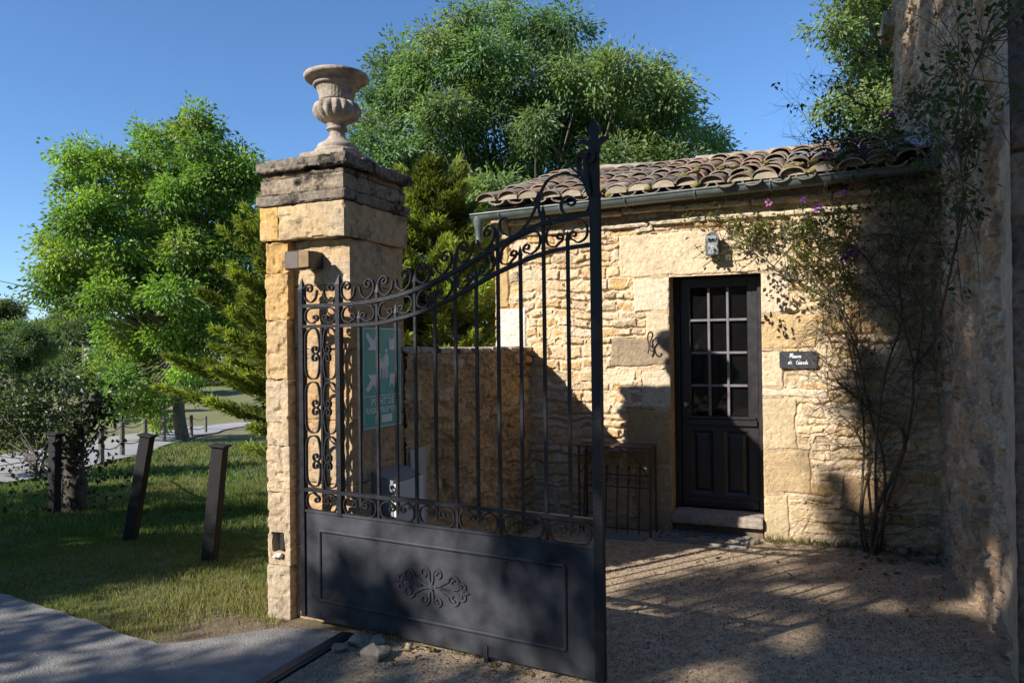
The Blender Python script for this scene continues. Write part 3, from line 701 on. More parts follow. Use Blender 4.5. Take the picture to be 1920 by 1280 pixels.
zs2 = [-.15, .42, .80, 1.18, 1.60, 1.98, 2.252]; body = [(.50, .345, .19), (.52, .35, .185), (.53, .355, .185), (.51, .34, .175), (.53, .35, .18), (.56, .42, .25)]
for i in range(6):
    rb.add(SX-.01, PX1+random.uniform(-.004, .004), RBT+random.uniform(-.004, .004), PY1, zs2[i]+.0004, zs2[i+1]-.0004, .012, .007, .0045, 120+i, body[i])
rb.build('shaft', M_DRESS, GPil)
rb = RB(); rb.add(PX0-.022, -3.075, 3.556, 4.02, 2.253, 2.462, .013, .008, .004, 140, (.57, .37, .13)); rb.add(-3.073, PX1+.018, 3.551, 4.245, 2.253, 2.462, .013, .008, .008, 141, (.50, .38, .22)); rb.add(PX0-.03, -3.075, 4.022, 4.245, 2.253, 2.462, .02, .007, .014, 142, (.4, .32, .2)); rb.build('capital', M_CAP, GPil)
lic = (.20, .17, .135)
rb = RB(); rb.add(PX0-.040, PX1+.030, 3.540, 4.262, 2.463, 2.528, .014, .007, .012, 150, lic); rb.add(PX0-.022, PX1+.012, 3.556, 4.24, 2.529, 2.625, .014, .008, .012, 151, (.27, .225, .165)); rb.add(PX0-.012, PX1+.004, 3.570, 4.23, 2.626, 2.662, .014, .004, .008, 152, (.22, .17, .11)); rb.build('cornice', M_LICHEN, GPil)
rb = RB(); rb.add(PX0-.036, PX1+.046, 3.528, 4.270, 2.663, 2.738, .012, .012, .018, 160, (.20, .175, .14)); rb.build('cap_slab', M_LICHEN, GPil)

# urn
UC = (-2.888, 3.90, 0)
UR = thing('stone_urn', 'carved classical stone urn standing on top of the gate pillar', 'urn', (UC[0], UC[1], 2.738))
rb = RB(); rb.add(UC[0]-.165, UC[0]+.165, UC[1]-.165, UC[1]+.165, 2.739, 2.822, .015, .004, .006, 170, (.40, .34, .27)); rb.build('plinth', M_DRESS, UR)
mb = MB(); mb.lathe([(.145, 2.823), (.147, 2.838), (.140, 2.850), (.125, 2.856), (.128, 2.872), (.120, 2.886), (.100, 2.898), (.078, 2.912), (.060, 2.930), (.050, 2.950), (.047, 2.970), (.055, 2.977), (.066, 2.984), (.066, 2.996), (.056, 3.002), (.060, 3.012), (.066, 3.022)], 48, (UC[0], UC[1], 0)); mb.build('foot', M_URN, UR, smooth=True)
gad = lambda a, z: 1+.13*(abs(math.sin(a*8)))*max(0, min(1, (z-3.030)/.03))*max(0, min(1, (3.165-z)/.02))-.06
mb = MB(); mb.lathe([(.066, 3.023), (.092, 3.036), (.118, 3.055), (.135, 3.075), (.142, 3.098), (.140, 3.122), (.130, 3.142), (.117, 3.155), (.106, 3.162)], 144, (UC[0], UC[1], 0), gad); mb.build('gadrooned_bowl', M_URN, UR, smooth='all')
flu = lambda a, z: 1+.012*math.sin(a*34)*(3.17 < z < 3.24)*(math.sin(a*2.3+1) > -.2)
mb = MB(); mb.lathe([(.103, 3.163), (.108, 3.168), (.108, 3.18), (.112, 3.205), (.119, 3.23), (.127, 3.250), (.130, 3.256), (.144, 3.258), (.148, 3.266), (.144, 3.275), (.147, 3.281), (.160, 3.287), (.180, 3.294), (.196, 3.301), (.203, 3.310), (.204, 3.320), (.199, 3.328), (.186, 3.331), (.168, 3.326), (.140, 3.29), (.05, 3.25)], 120, (UC[0], UC[1], 0), flu); mb.build('bell', M_URN, UR, smooth=True)

# floodlight on the pillar
FL = thing('floodlight', 'small square brown floodlight mounted high on the pillar front', 'lamp', (-2.86, 3.63, 2.12))
mb = MB(); mb.box(-2.945, -2.835, 3.455, 3.535, 2.062, 2.170, .008); mb.box(-2.832, -2.775, 3.47, 3.535, 2.066, 2.168, .006); mb.build('housing', M_BROWNM, FL)
mb = MB(); mb.box(-2.90, -2.80, 3.54, 3.66, 2.075, 2.175, .006); mb.build('mount', M_BLACKP, FL)
mb = MB(); mb.prism([(-2.834, 3.4555, 2.07), (-2.777, 3.4715, 2.075), (-2.777, 3.4715, 2.16), (-2.834, 3.4555, 2.164)], (0, -.006, 0)); mb.build('lens', mat_simple('amber_lens', (.30, .19, .09), .35, .15, 20), FL)
# photocell in the niche
mb = MB(); mb.box(-3.112, -3.082, 3.592, 3.628, .382, .486, .004); tag(mb.build('gate_sensor', M_BLACKP), 'black gate sensor set in a square niche low on the pillar', 'sensor')
mb = MB()
for k_ in range(7): blob(mb, (-3.108+random.uniform(-.03, .03), 3.563, .362+random.uniform(-.014, .012)), random.uniform(.008, .018), .8, 900+k_)
mb.build('mortar_patch', mat_simple('white_mortar', (.60, .53, .42), .9, .1, 30, .4, 80), GPil, smooth='all')

# ------------------------------------------------------------------ assembly point sign
SG = thing('assembly_point_sign', 'green and white assembly point sign on the shaded pillar side', 'sign', (-2.60, 3.95, 1.4))
sx = -2.599; sy0, sz0, SW, SH = 3.735, 1.108, .425, .622
mb = MB(); mb.box(sx-.004, sx, sy0, sy0+SW, sz0, sz0+SH, .0012); mb.build('board', M_SIGN, SG)
def sgp(u, v): return (sx+.0005, sy0+u*SW, sz0+v*SH)
mb = MB(); tk = (.0012, 0, 0)
def srect(u0, v0, u1, v1): mb.prism([sgp(u0, v0), sgp(u1, v0), sgp(u1, v1), sgp(u0, v1)], tk)
for a_ in ((.012, .01, .024, .99), (.976, .01, .988, .99), (.024, .01, .976, .018), (.024, .982, .976, .99), (.024, .318, .976, .326)): srect(*a_)
mb.build('border', M_WHITE, SG)
for cu, cv, sxx, szz in ((.21, .85, 1, -1), (.79, .85, -1, -1), (.21, .46, 1, 1), (.79, .46, -1, 1)):
    mb = MB(); k_ = SW/SH
    pts = [(.11, .11*k_), (.11, -.09*k_), (.05, -.03*k_), (-.09, -.15*k_), (-.14, -.09*k_), (-.02, .04*k_), (-.09, .11*k_)]
    mb.prism([sgp(cu+sxx*a, cv+szz*b) for a, b in pts], tk); mb.build('arrow', M_WHITE, SG)
for cu, sc_ in ((.42, .85), (.60, 1.0), (.52, .72)):
    mb = MB(); b0 = .49
    H_ = lambda v: b0+v*sc_
    pts = [(-.03, 0), (-.005, 0), (-.005, .12), (.005, .12), (.005, 0), (.03, 0), (.035, .13), (.055, .13), (.058, .21), (.035, .245), (-.035, .245), (-.058, .21), (-.055, .13), (-.035, .13)]
    mb.prism([sgp(cu+a*sc_*1.1, H_(b)) for a, b in pts], tk if sc_ > .8 else (.0007, 0, 0))
    mb.prism([sgp(cu+.030*sc_*math.cos(a)*1.1, H_(.277)+.022*sc_*math.sin(a)) for a in np.linspace(0, 2*PI, 14)[:-1]], tk); mb.build('figure', M_WHITE, SG)
def text_mesh(name, s, size, o, U, V, N, mat, parent, ext=.0012, bold=0.0):
    cu_ = bpy.data.curves.new(name, 'FONT'); cu_.body = s; cu_.size = size; cu_.extrude = ext; cu_.align_x = 'CENTER'; cu_.align_y = 'CENTER'; cu_.offset = bold; cu_.resolution_u = 3
    to = bpy.data.objects.new('tmp', cu_); C.objects.link(to); bpy.context.view_layer.update()
    me = bpy.data.meshes.new_from_object(to.evaluated_get(bpy.context.evaluated_depsgraph_get())); me.name = name
    C.objects.unlink(to); bpy.data.objects.remove(to)
    U, V, N, o = (Vector(a) for a in (U, V, N, o))
    for v in me.vertices: v.co = o+U*v.co.x+V*v.co.y+N*v.co.z
    me.materials.clear()
    return link(name, me, mat, parent)
for s, v, sz_ in (('POINT DE', .262, .062), ('RASSEMBLEMENT', .178, .0515)):
    text_mesh('lettering', s, sz_, sgp(.5, v), (0, .92, 0), (0, 0, 1), (1, 0, 0), M_WHITE, SG, .0010, .0009)
text_mesh('lettering', 'N°', .052, sgp(.36, .09), (0, .92, 0), (0, 0, 1), (1, 0, 0), M_WHITE, SG, .0010, .0009)
mb = MB(); srect(.46, .052, .74, .128); mb.build('number_patch', M_WHITE, SG)

# grey meter box and panel low on the wall
BX = thing('meter_box', 'grey plastic meter box low on the pillar side behind the gate', 'utility box', (-2.53, 3.99, .3))
mb = MB(); mb.prism([(-2.60, 3.83, .16), (-2.455, 3.83, .16), (-2.455, 3.83, .80), (-2.60, 3.83, .85)], (0, .33, 0)); mb.build('body', M_GREYBOX, BX)
mb = MB(); mb.box(-2.4545, -2.436, 3.832, 4.158, .18, .785, .003); mb.build('lid', mat_simple('pale_plastic', (.55, .54, .52), .5, .06, 12), BX)
mb = MB()
for k_ in range(5): mb.prism([(-2.4355, 3.97+k_*.022, .60), (-2.4355, 3.982+k_*.022, .60), (-2.4355, 3.986+k_*.022, .627), (-2.4355, 3.974+k_*.022, .627)], (.0008, 0, 0))
mb.build('lettering', M_BLACKP, BX)
mb = MB(); mb.box(-2.585, -2.568, 4.225, 4.42, .18, .93, .003); tag(mb.build('grey_panel', M_PLATE), 'flat pale grey panel fixed to the garden wall beside the meter box', 'panel')

# ------------------------------------------------------------------ wrought iron gate
GL = np.array([-2.888, 3.53]); GRt = np.array([-.995, 3.348]); gd = (GRt-GL)/np.linalg.norm(GRt-GL); gn = np.array([gd[1], -gd[0]])   # gn faces the viewer
GT = thing('iron_gate', 'black wrought iron gate leaf with scrollwork standing before the gatehouse', 'gate', (GL[0], GL[1], 0))
def g3(s, z, d=0.0): return Vector((GL[0]+gd[0]*s+gn[0]*d, GL[1]+gd[1]*s+gn[1]*d, z))
RT = [(.0, 1.852), (.314, 1.851), (.576, 1.864), (.819, 1.906), (1.093, 1.995), (1.333, 2.099), (1.545, 2.177), (1.661, 2.203), (1.86, 2.215)]
RBt = [(.0, 1.733), (.312, 1.731), (.576, 1.738), (.699, 1.756), (.817, 1.779), (.956, 1.816), (1.091, 1.866), (1.221, 1.921), (1.347, 1.974), (1.543, 2.036), (1.687, 2.062), (1.86, 2.073)]
rT = np.array(spline(RT, 6)); rB = np.array(spline(RBt, 6))
zT = lambda s: float(np.interp(s, rT[:, 0], rT[:, 1])); zB = lambda s: float(np.interp(s, rB[:, 0], rB[:, 1]))
def strap(name, pts, parent=None, wd=.008, dp=.018, taper=False, d0=0.0):
    """flat iron bent in the gate's plane: pts (s, z)"""
    P = [np.array(p, float) for p in pts]; m = len(P); vs = []
    for i in range(m):
        t = P[min(i+1, m-1)]-P[max(i-1, 0)]; ln = np.linalg.norm(t) or 1; t = t/ln; nn = np.array([-t[1], t[0]])
        w_ = wd*(1.0 if not taper else (.6+.4*min(1, i/6, (m-1-i)/6+.3)))/2
        for sn, dd in ((1, 1), (-1, 1), (-1, -1), (1, -1)):
            q_ = P[i]+nn*w_*sn; vs.append(g3(q_[0], q_[1], d0+dp/2*dd))
    fs = [(i*4+k_, i*4+(k_+1) % 4, i*4+4+(k_+1) % 4, i*4+4+k_) for i in range(m-1) for k_ in range(4)]+[(0, 1, 2, 3), tuple((m-1)*4+k_ for k_ in (3, 2, 1, 0))]
    mb_ = MB(); mb_.add(vs, fs)
    if name is None: return mb_
    return mb_.build(name, M_IRON, parent or GT, smooth=True)
def gbox(mb_, s0, s1, z0, z1, d0, d1):
    mb_.add([g3(s, z, d) for z in (z0, z1) for d in (d0, d1) for s in (s0, s1)], [(0, 2, 3, 1), (4, 5, 7, 6), (0, 1, 5, 4), (2, 6, 7, 3), (0, 4, 6, 2), (1, 3, 7, 5)]); return mb_
# stiles and post
m_ = gbox(MB(), -.002, .030, .045, 1.95, -.018, .018)
m_.add([g3(-.004, 1.95, -.02), g3(.032, 1.95, -.02), g3(.032, 1.95, .02), g3(-.004, 1.95, .02), g3(.014, 2.02, 0)], [(0, 1, 4), (1, 2, 4), (2, 3, 4), (3, 0, 4), (0, 3, 2, 1)])
for zz in np.arange(1.865, 1.93, .012): m_.tube([g3(.014, zz), g3(.014, zz+.009)], .024, 10)
m_.build('hinge_stile', M_IRON, GT)
m_ = gbox(MB(), .282, .312, .655, 1.965, -.018, .018)
m_.add([g3(.280, 1.965, -.02), g3(.314, 1.965, -.02), g3(.314, 1.965, .02), g3(.280, 1.965, .02), g3(.299, 2.025, 0)], [(0, 1, 4), (1, 2, 4), (2, 3, 4), (3, 0, 4), (0, 3, 2, 1)])
m_.build('inner_stile', M_IRON, GT)
m_ = gbox(MB(), 1.848, 1.894, .045, 2.30, -.017, .017); m_ = gbox(m_, 1.845, 1.897, 2.30, 2.312, -.020, .020); m_ = gbox(m_, 1.851, 1.891, 2.3123, 2.51, -.015, .015); post = m_.build('meeting_stile', M_IRON, GT)
fin = [(-.028, 0), (.028, 0), (.026, .03), (.040, .042), (.060, .052), (.086, .050), (.066, .068), (.044, .072), (.026, .062), (.017, .072), (.017, .085), (.034, .098), (.022, .125), (0, .165), (-.022, .125), (-.034, .098), (-.017, .085), (-.017, .072), (-.026, .062), (-.044, .072), (-.066, .066), (-.088, .048), (-.060, .052), (-.040, .042), (-.026, .03)]
m_ = MB(); m_.prism([g3(1.871+a, 2.498+b, -.012) for a, b in fin], (gn[0]*.024, gn[1]*.024, 0)); m_.build('finial', M_IRON, post)
# curved rails and lower rails
strap('top_rail', rT, wd=.020, dp=.032); strap('middle_rail', rB, wd=.018, dp=.030)
strap('lower_rail', [(.0, .784), (.6, .785), (1.2, .785), (1.85, .784)], wd=.020, dp=.034)
# vertical bars
for k_ in range(11):
    s = .443+.1285*k_; longb = k_ % 2 == 1; top = zT(s)+.085 if longb else zB(s)+.075; w_ = .0075
    bot = .662 if longb else .720
    m_ = gbox(MB(), s-w_, s+w_, bot+(0 if longb else .0), top-.04, -w_, w_)
    m_.add([g3(s-w_*1.5, top-.04, -w_*1.2), g3(s+w_*1.5, top-.04, -w_*1.2), g3(s+w_*1.5, top-.04, w_*1.2), g3(s-w_*1.5, top-.04, w_*1.2), g3(s, top+.012, 0)], [(0, 1, 4), (1, 2, 4), (2, 3, 4), (3, 0, 4), (0, 3, 2, 1)])
    if not longb:
        m_.add([g3(s-.012, bot+.022, -w_), g3(s+.012, bot+.022, -w_), g3(s+.012, bot+.022, w_), g3(s-.012, bot+.022, w_), g3(s, bot-.03, 0)], [(1, 0, 4), (2, 1, 4), (3, 2, 4), (0, 3, 4), (0, 1, 2, 3)])
    m_.build('bar', M_IRON, GT)
m_ = gbox(MB(), .157, .171, .793, 1.73, -.008, .008); m_.build('bar', M_IRON, GT)
# scrolls
def spiral(c, r, a0, turn, t1=.20, n_=22):
    return [(c[0]+r*(1-(1-t1)*i/(n_-1))*math.cos(math.radians(a0+turn*i/(n_-1))), c[1]+r*(1-(1-t1)*i/(n_-1))*math.sin(math.radians(a0+turn*i/(n_-1)))) for i in range(n_)]
def omega(cx=.335, cy=.40, r=.21, asp=2.1):
    """unit cell, spirals low in the middle, closed at the top; r is a share of the height"""
    sp = [( (x), y) for x, y in spiral((0, 0), r, -90, 430)]
    left = [(cx+x/asp, cy+y) for x, y in sp][::-1]
    mid = [(cx-.10, .05+.02), (.075, .20), (.025, .50), (.075, .82), (.20, .95)]
    half = left+[tuple(p) for p in spline([left[-1]]+mid+[(.5, .965)], 5)][1:]
    return half+[(1-x, y) for x, y in half[::-1]][1:]
cells = [(.030, .282), (.313, .563), (.577, .820), (.836, 1.077), (1.092, 1.334), (1.349, 1.591), (1.606, 1.840)]
for i, (a, b) in enumerate(cells):
    strap('scroll', [(a+.003+(b-a-.006)*u, zB(a+(b-a)*u)+.011+(zT(a+(b-a)*u)-zB(a+(b-a)*u)-.022)*v) for u, v in omega()], wd=.007)
    strap('scroll', [(a+.003+(b-a-.006)*u, .664+(1-v)*.110) for u, v in omega()], wd=.007)
for (a, b, mir) in ((.030, .157, 0), (.171, .282, 1)):
    for j in range(3):
        z0 = .796+j*.3113; hh = .3095
        om = omega(.415, .36, .25, 2.5)
        strap('scroll', [((a+(1-v)*(b-a)*.96+.003) if not mir else (a+v*(b-a)*.96), z0+u*hh) for u, v in om], wd=.007)
jp = [(.118, .082), (.105, .036), (.066, .010), (.026, .036), (.016, .078)]
jpath = [tuple(p) for p in spline(jp+[(.030, .112)], 6)][:-1]+spiral((.056, .090), .030, 140, -430)
def jscroll(s, sg, sc=1.0, skip=None):
    k0 = sc
    strap('scroll', [(s+sg*x*k0, zT(s+sg*x*k0)+.010+y) for x, y in jpath], wd=.007)
for s in (.568, .822, 1.083, 1.344):
    jscroll(s, -1); jscroll(s, 1) if s < 1.3 else None
jscroll(.014, 1); jscroll(.299, -1); jscroll(.299, 1)
strap('scroll', spline([(1.412, 2.221), (1.387, 2.242), (1.358, 2.223), (1.365, 2.178), (1.418, 2.149), (1.467, 2.160), (1.517, 2.208), (1.559, 2.277), (1.580, 2.348)], 5), wd=.008)
strap('scroll', spline([(1.497, 2.289), (1.546, 2.297), (1.577, 2.336)], 5), wd=.010)
strap('large_scroll', spline([(1.649, 2.205), (1.636, 2.221), (1.642, 2.191), (1.619, 2.187), (1.589, 2.226), (1.576, 2.276), (1.587, 2.341), (1.635, 2.406), (1.715, 2.420), (1.793, 2.390), (1.833, 2.338), (1.847, 2.272), (1.822, 2.221), (1.771, 2.212), (1.719, 2.228), (1.698, 2.263), (1.703, 2.296), (1.733, 2.312), (1.766, 2.295), (1.764, 2.272), (1.742, 2.268), (1.730, 2.284)], 5), wd=.009)
strap('scroll', spline([(1.741, 2.482), (1.751, 2.451), (1.787, 2.414), (1.824, 2.368), (1.844, 2.313)], 5), wd=.009)
strap('volute', spline([(1.848, 2.300), (1.821, 2.380), (1.796, 2.431), (1.789, 2.473), (1.807, 2.503), (1.840, 2.511), (1.872, 2.498), (1.880, 2.472), (1.866, 2.457), (1.850, 2.466)], 5), wd=.012, dp=.055)
strap('volute', spline([(1.855, 2.30), (1.842, 2.38), (1.832, 2.45), (1.838, 2.50)], 5), wd=.018, dp=.06)
# sheet panel with moulding and relief rosette
m_ = gbox(MB(), .031, 1.847, .042, .655, -.006, .006); m_ = gbox(m_, .0312, 1.8468, .6552, .668, -.014, .014)
sheetp = m_.build('panel', M_PANEL, GT)
def mould(s0, s1, z0, z1, r=.011):
    m_ = MB()
    for a, b in (((s0, z1), (s1, z1)), ((s0, z0), (s1, z0)), ((s0, z0), (s0, z1)), ((s1, z0), (s1, z1))):
        m_.tube([g3(a[0], a[1], .007), g3(b[0], b[1], .007)], r, 10)
    return m_
mould(.142, 1.695, .158, .556)  .build('moulding', M_PANEL, sheetp, smooth=True)
ros = MB()
def rlf(pts, wd=.011, dp=.010):
    b_ = strap(None, pts, wd=wd, dp=dp, d0=.0085); ros.add(b_.v, b_.f)
rc = (.920, .345)
for sg in (-1, 1):
    for vt in (-1, 1):
        rlf([(rc[0]+sg*a, rc[1]+vt*b) for a, b in [(.0, .0), (.05, .012), (.10, .04)]+spiral((.145, .042), .038, 180, -480, .25)])
        rlf([(rc[0]+sg*a, rc[1]+vt*b) for a, b in [(.0, .0), (.012, .04)]+spiral((.042, .070), .030, 180, -480, .25)])
    for vt in (-1, 1):
        rlf([(rc[0]+sg*a, rc[1]+vt*b) for a, b in [(.06, .0), (.12, .002), (.165, .010)]+spiral((.196, .022), .026, 200, -460, .25)])
    rlf([(rc[0]+sg*.205, rc[1]-.012), (rc[0]+sg*.235, rc[1]), (rc[0]+sg*.205, rc[1]+.012)])
bm_ = MB(); blob(bm_, g3(rc[0], rc[1], .004), .018, 1.0, 3); ros.add(bm_.v, bm_.f)
ros.build('rosette', M_PANEL, sheetp, smooth=True)
m_ = gbox(MB(), 1.24, 1.262, -.03, .10, -.02, .012); tag(m_.build('gate_stop', M_STEEL), 'dark iron ground stop standing under the gate sheet', 'gate stop')

# ------------------------------------------------------------------ things on the gatehouse wall
LA = thing('wall_lantern', 'small grey metal wall lantern with glass front above the door', 'lantern', (-.92, 6.37, 2.42))
lx, ly = -.925, 6.285
m_ = MB(); m_.lathe([(.062, 0), (.060, .012), (.052, .035), (.036, .055), (.016, .066), (.002, .069)], 4, (0, 0, 0)); m_.v = [((x*.7071-y*.7071)*1.0, (x*.7071+y*.7071)*.9, z) for x, y, z in m_.v]
m_.v = [(lx+x*1.25, ly+y*1.2, 2.455+z) for x, y, z in m_.v]; m_.build('hood', M_LANT, LA)
m_ = MB()
for a in (-1, 1):
    for b in (-1, 1): m_.box(lx+a*.046-.005, lx+a*.046+.005, ly+b*.04-.005, ly+b*.04+.005, 2.34, 2.4548)
m_.box(lx-.052, lx+.052, ly-.046, ly+.046, 2.330, 2.3398, .002); m_.box(lx-.0408, lx+.0408, ly-.0445, ly-.0365, 2.44, 2.4545)
m_.build('cage', M_LANT, LA)
m_ = MB(); m_.box(lx-.040, lx+.040, ly-.036, ly+.036, 2.341, 2.4535); m_.build('glass', M_LGLASS, LA)
m_ = MB(); m_.box(lx-.03, lx+.03, ly+.047, 6.378, 2.36, 2.46, .003); m_.tube([(lx, ly, 2.33), (lx, ly+.02, 2.315), (lx, ly+.07, 2.31), (lx, 6.378, 2.34)], .006, 6); m_.build('bracket', M_LANT, LA)
m_ = MB(); m_.lathe([(.005, 2.342), (.013, 2.35), (.018, 2.39), (.012, 2.42), (.003, 2.43)], 12, (lx, ly, 0)); m_.build('bulb', mat_simple('frosted_bulb', (.8, .8, .78), .4, .03, 10), LA, smooth=True)

NP = thing('name_plaque', 'dark slate plaque with white cursive lettering right of the door', 'sign', (-.285, 6.37, 1.47))
py = 6.358; nx0, nx1, nz0, nz1 = -.424, -.146, 1.402, 1.537
pts = []
for (cx_, cz_, a0) in ((nx1-.014, nz1-.014, 0), (nx0+.014, nz1-.014, 90), (nx0+.014, nz0+.014, 180), (nx1-.014, nz0+.014, 270)):
    for k_ in range(5): a = math.radians(a0+k_*22.5); pts.append((cx_+.014*math.cos(a), py, cz_+.014*math.sin(a)))
m_ = MB(); m_.prism(pts, (0, .012, 0)); m_.build('board', M_SLATE, NP)
m_ = MB()
for x in (nx0+.028, nx1-.032): m_.lathe([(.004, 0), (.004, .0015), (.001, .002)], 8); 
m_.v = []; m_.f = []
for x in (nx0+.028, nx1-.032):
    m_ = MB(); m_.tube([(x, py-.001, nz1-.026), (x, py+.001, nz1-.026)], .004, 8); m_.build('screw', M_STEEL, NP)
pass
GLY = {  # cursive strokes, x advance last
 'M': ([[(.0, .75), (.06, .95), (.14, .9), (.12, .6), (.08, 0)], [(.08, 0), (.2, .6), (.32, .95), (.36, .8), (.34, .1)], [(.34, .1), (.48, .7), (.6, .97), (.66, .8), (.62, .2), (.68, .02), (.78, .1)]], .78),
 'a': ([[(.34, .38), (.2, .46), (.06, .3), (.08, .06), (.2, .0), (.32, .2), (.36, .44), (.34, .12), (.4, .0), (.5, .1)]], .48),
 'i': ([[(.0, .1), (.1, .42), (.08, .08), (.14, .0), (.24, .1)], [(.13, .60), (.14, .63)]], .22),
 's': ([[(.0, .1), (.16, .46), (.22, .2), (.16, .0), (.04, .04), (.2, .02), (.32, .1)]], .30),
 'o': ([[(.22, .44), (.06, .32), (.06, .06), (.2, .0), (.32, .16), (.3, .38), (.2, .44), (.3, .36), (.44, .38)]], .40),
 'n': ([[(.0, .4), (.06, .42), (.05, .0)], [(.05, .0), (.12, .3), (.24, .44), (.3, .34), (.28, .06), (.36, .0), (.46, .1)]], .46),
 'd': ([[(.32, .38), (.2, .46), (.06, .3), (.08, .06), (.2, .0), (.32, .2), (.44, .9), (.34, .12), (.42, .0), (.5, .08)]], .50),
 'e': ([[(.0, .1), (.2, .24), (.28, .38), (.18, .46), (.06, .3), (.08, .06), (.2, .0), (.4, .14)]], .38),
 'G': ([[(.56, .78), (.5, .96), (.3, .95), (.08, .6), (.08, .2), (.26, .0), (.48, .1), (.56, .4), (.36, .42)], [(.56, .4), (.56, .05), (.64, .02)]], .66),
 'r': ([[(.0, .1), (.1, .44), (.16, .36), (.28, .40), (.24, .12), (.3, .0), (.38, .08)]], .36)}
def script(word, cx_, z, size, slant=.25):
    Wt = sum(GLY[c_][1] for c_ in word)*size; x = cx_-Wt/2; m_ = MB()
    for c_ in word:
        st, adv = GLY[c_]
        for s_ in st:
            p = spline(s_, 5); m_.tube([(x+(a+b*slant)*size, py-.0012, z+b*size) for a, b in p], .0023, 5)
        x += adv*size
    return m_.build('lettering', M_CHALK, NP)
script('Maison', -.305, 1.486, .034); script('de', -.345, 1.436, .034); script('Garde', -.255, 1.434, .038)

HK = MB(); hp = [(-1.486, 6.335, 1.53), (-1.475, 6.325, 1.565), (-1.478, 6.33, 1.62), (-1.484, 6.325, 1.665), (-1.470, 6.315, 1.705), (-1.446, 6.31, 1.710), (-1.437, 6.31, 1.685), (-1.455, 6.32, 1.64), (-1.468, 6.325, 1.60), (-1.458, 6.315, 1.555), (-1.438, 6.305, 1.550), (-1.424, 6.30, 1.580)]
HK.tube(spline(hp, 5), .0065, 7); HK.tube([(-1.474, 6.325, 1.60), (-1.474, 6.38, 1.60)], .005, 6)
tag(HK.build('wall_hook', M_IRON2, None, smooth=True), 'rusty curled iron hook on the wall left of the door', 'hook')

# console table
TB = thing('console_table', 'narrow rusty iron console table against the wall left of the door', 'table', (-1.75, 6.25, 0))
ty0, ty1, tx0, tx1, th_ = 6.10, 6.34, -2.06, -1.415, .755
m_ = MB(); m_.box(tx0, tx1, ty0, ty1, th_-.014, th_, .003); m_.build('tabletop', M_IRON2, TB)
for x in (tx0+.015, tx1-.015):
    for y in (ty0+.015, ty1-.015): m_ = MB(); m_.box(x-.008, x+.008, y-.008, y+.008, .0, th_-.0142); m_.build('leg', M_IRON2, TB)
for sg, x in ((1, tx0+.03), (-1, tx1-.03)):
    m_ = MB()
    for (cx_, cz_, rr) in ((.05, -.05, .032), (.115, -.045, .026), (.05, -.115, .028), (.17, -.035, .018), (.095, -.095, .02), (.04, -.17, .018)):
        m_.tube([(x+sg*(cx_+rr*math.cos(a)*(1-.04*i)), ty0+.015, th_-.015+cz_+rr*math.sin(a)*(1-.04*i)) for i, a in enumerate(np.linspace(0, 8, 20))], .004, 5)
    m_.tube([(x, ty0+.015, th_-.24), (x+sg*.07, ty0+.015, th_-.14), (x+sg*.14, ty0+.015, th_-.075), (x+sg*.24, ty0+.015, th_-.02)], .005, 5)
    m_.build('scroll_bracket', M_IRON2, TB)
# iron grille leaning under the table
GRL = thing('iron_grille', 'low black iron fence grille leaning under the console table', 'grille', (-1.75, 6.2, 0))
lean = lambda z: 6.14+.13*z
m_ = MB(); X0, X1 = -2.02, -1.44
for z in (.50, .06, .40):
    m_ = MB(); m_.tube([(X0, lean(z), z), (X1, lean(z), z)], .007, 6); m_.build('rail', M_IRON2, GRL)
for x in np.linspace(X0, X1, 7):
    m_ = MB(); m_.tube([(x, lean(0), .0), (x, lean(.55), .55)], .008, 6); blob(m_, (x, lean(.56), .56), .014, 1.1, 5); m_.build('upright', M_IRON2, GRL)
for i in range(6):
    cx_ = X0+(i+.5)*(X1-X0)/6; m_ = MB()
    for sg in (-1, 1): m_.tube([(cx_+sg*(.020+rr*math.cos(a)), lean(.45), .45+rr*math.sin(a)) for a, rr in zip(np.linspace(-1.5, 5.5, 18), np.linspace(.024, .006, 18))], .004, 5)
    m_.build('scroll', M_IRON2, GRL)
# mats
def lattice_mat(name, x0, x1, y0, y1, label, skew=0.0, seed=1, slots=False, z=.022):
    T = thing(name, label, 'doormat', ((x0+x1)/2, (y0+y1)/2, 0)); g = random.Random(seed)
    f_ = lambda x, y: (x+skew*(y-y0), y)
    m_ = MB(); b_ = .022
    for a in ((x0, x1, y0, y0+b_), (x0, x1, y1-b_, y1), (x0, x0+b_, y0+b_+.0005, y1-b_-.0005), (x1-b_, x1, y0+b_+.0005, y1-b_-.0005)): m_.box(*a, .008, z+.004, .003)
    m_.build('rim', M_RUBBER, T)
    m_ = MB()
    if slots:
        for y in np.arange(y0+.04, y1-.03, .035): m_.box(x0+b_, x1-b_, y, y+.016, .008, z, .002)
        for x in np.arange(x0+.1, x1-.05, .12): m_.box(x, x+.02, y0+b_, y1-b_, .010, z+.0012)
    else:
        pts_ = [(g.uniform(x0+.02, x1-.02), g.uniform(y0+.02, y1-.02)) for _ in range(46)]
        for i, (a, b) in enumerate(pts_):
            nb = sorted(pts_, key=lambda p: (p[0]-a)**2+(p[1]-b)**2)[1:4]
            for (c_, d_) in nb:
                L_ = math.hypot(c_-a, d_-b)
                if L_ < 1e-4: continue
                n_ = (-(d_-b)/L_*.009, (c_-a)/L_*.009); zz = z+g.uniform(-.003, .002)
                m_.prism([(a+n_[0], b+n_[1], .009), (c_+n_[0], d_+n_[1], .009), (c_-n_[0], d_-n_[1], .009), (a-n_[0], b-n_[1], .009)], (0, 0, zz-.009))
    m_.build('lattice', M_RUBBER, T)
    bs = MB(); bs.box(x0+.004, x1-.004, y0+.004, y1-.004, .004, .0085); bs.build('backing', M_BLACKP, T)
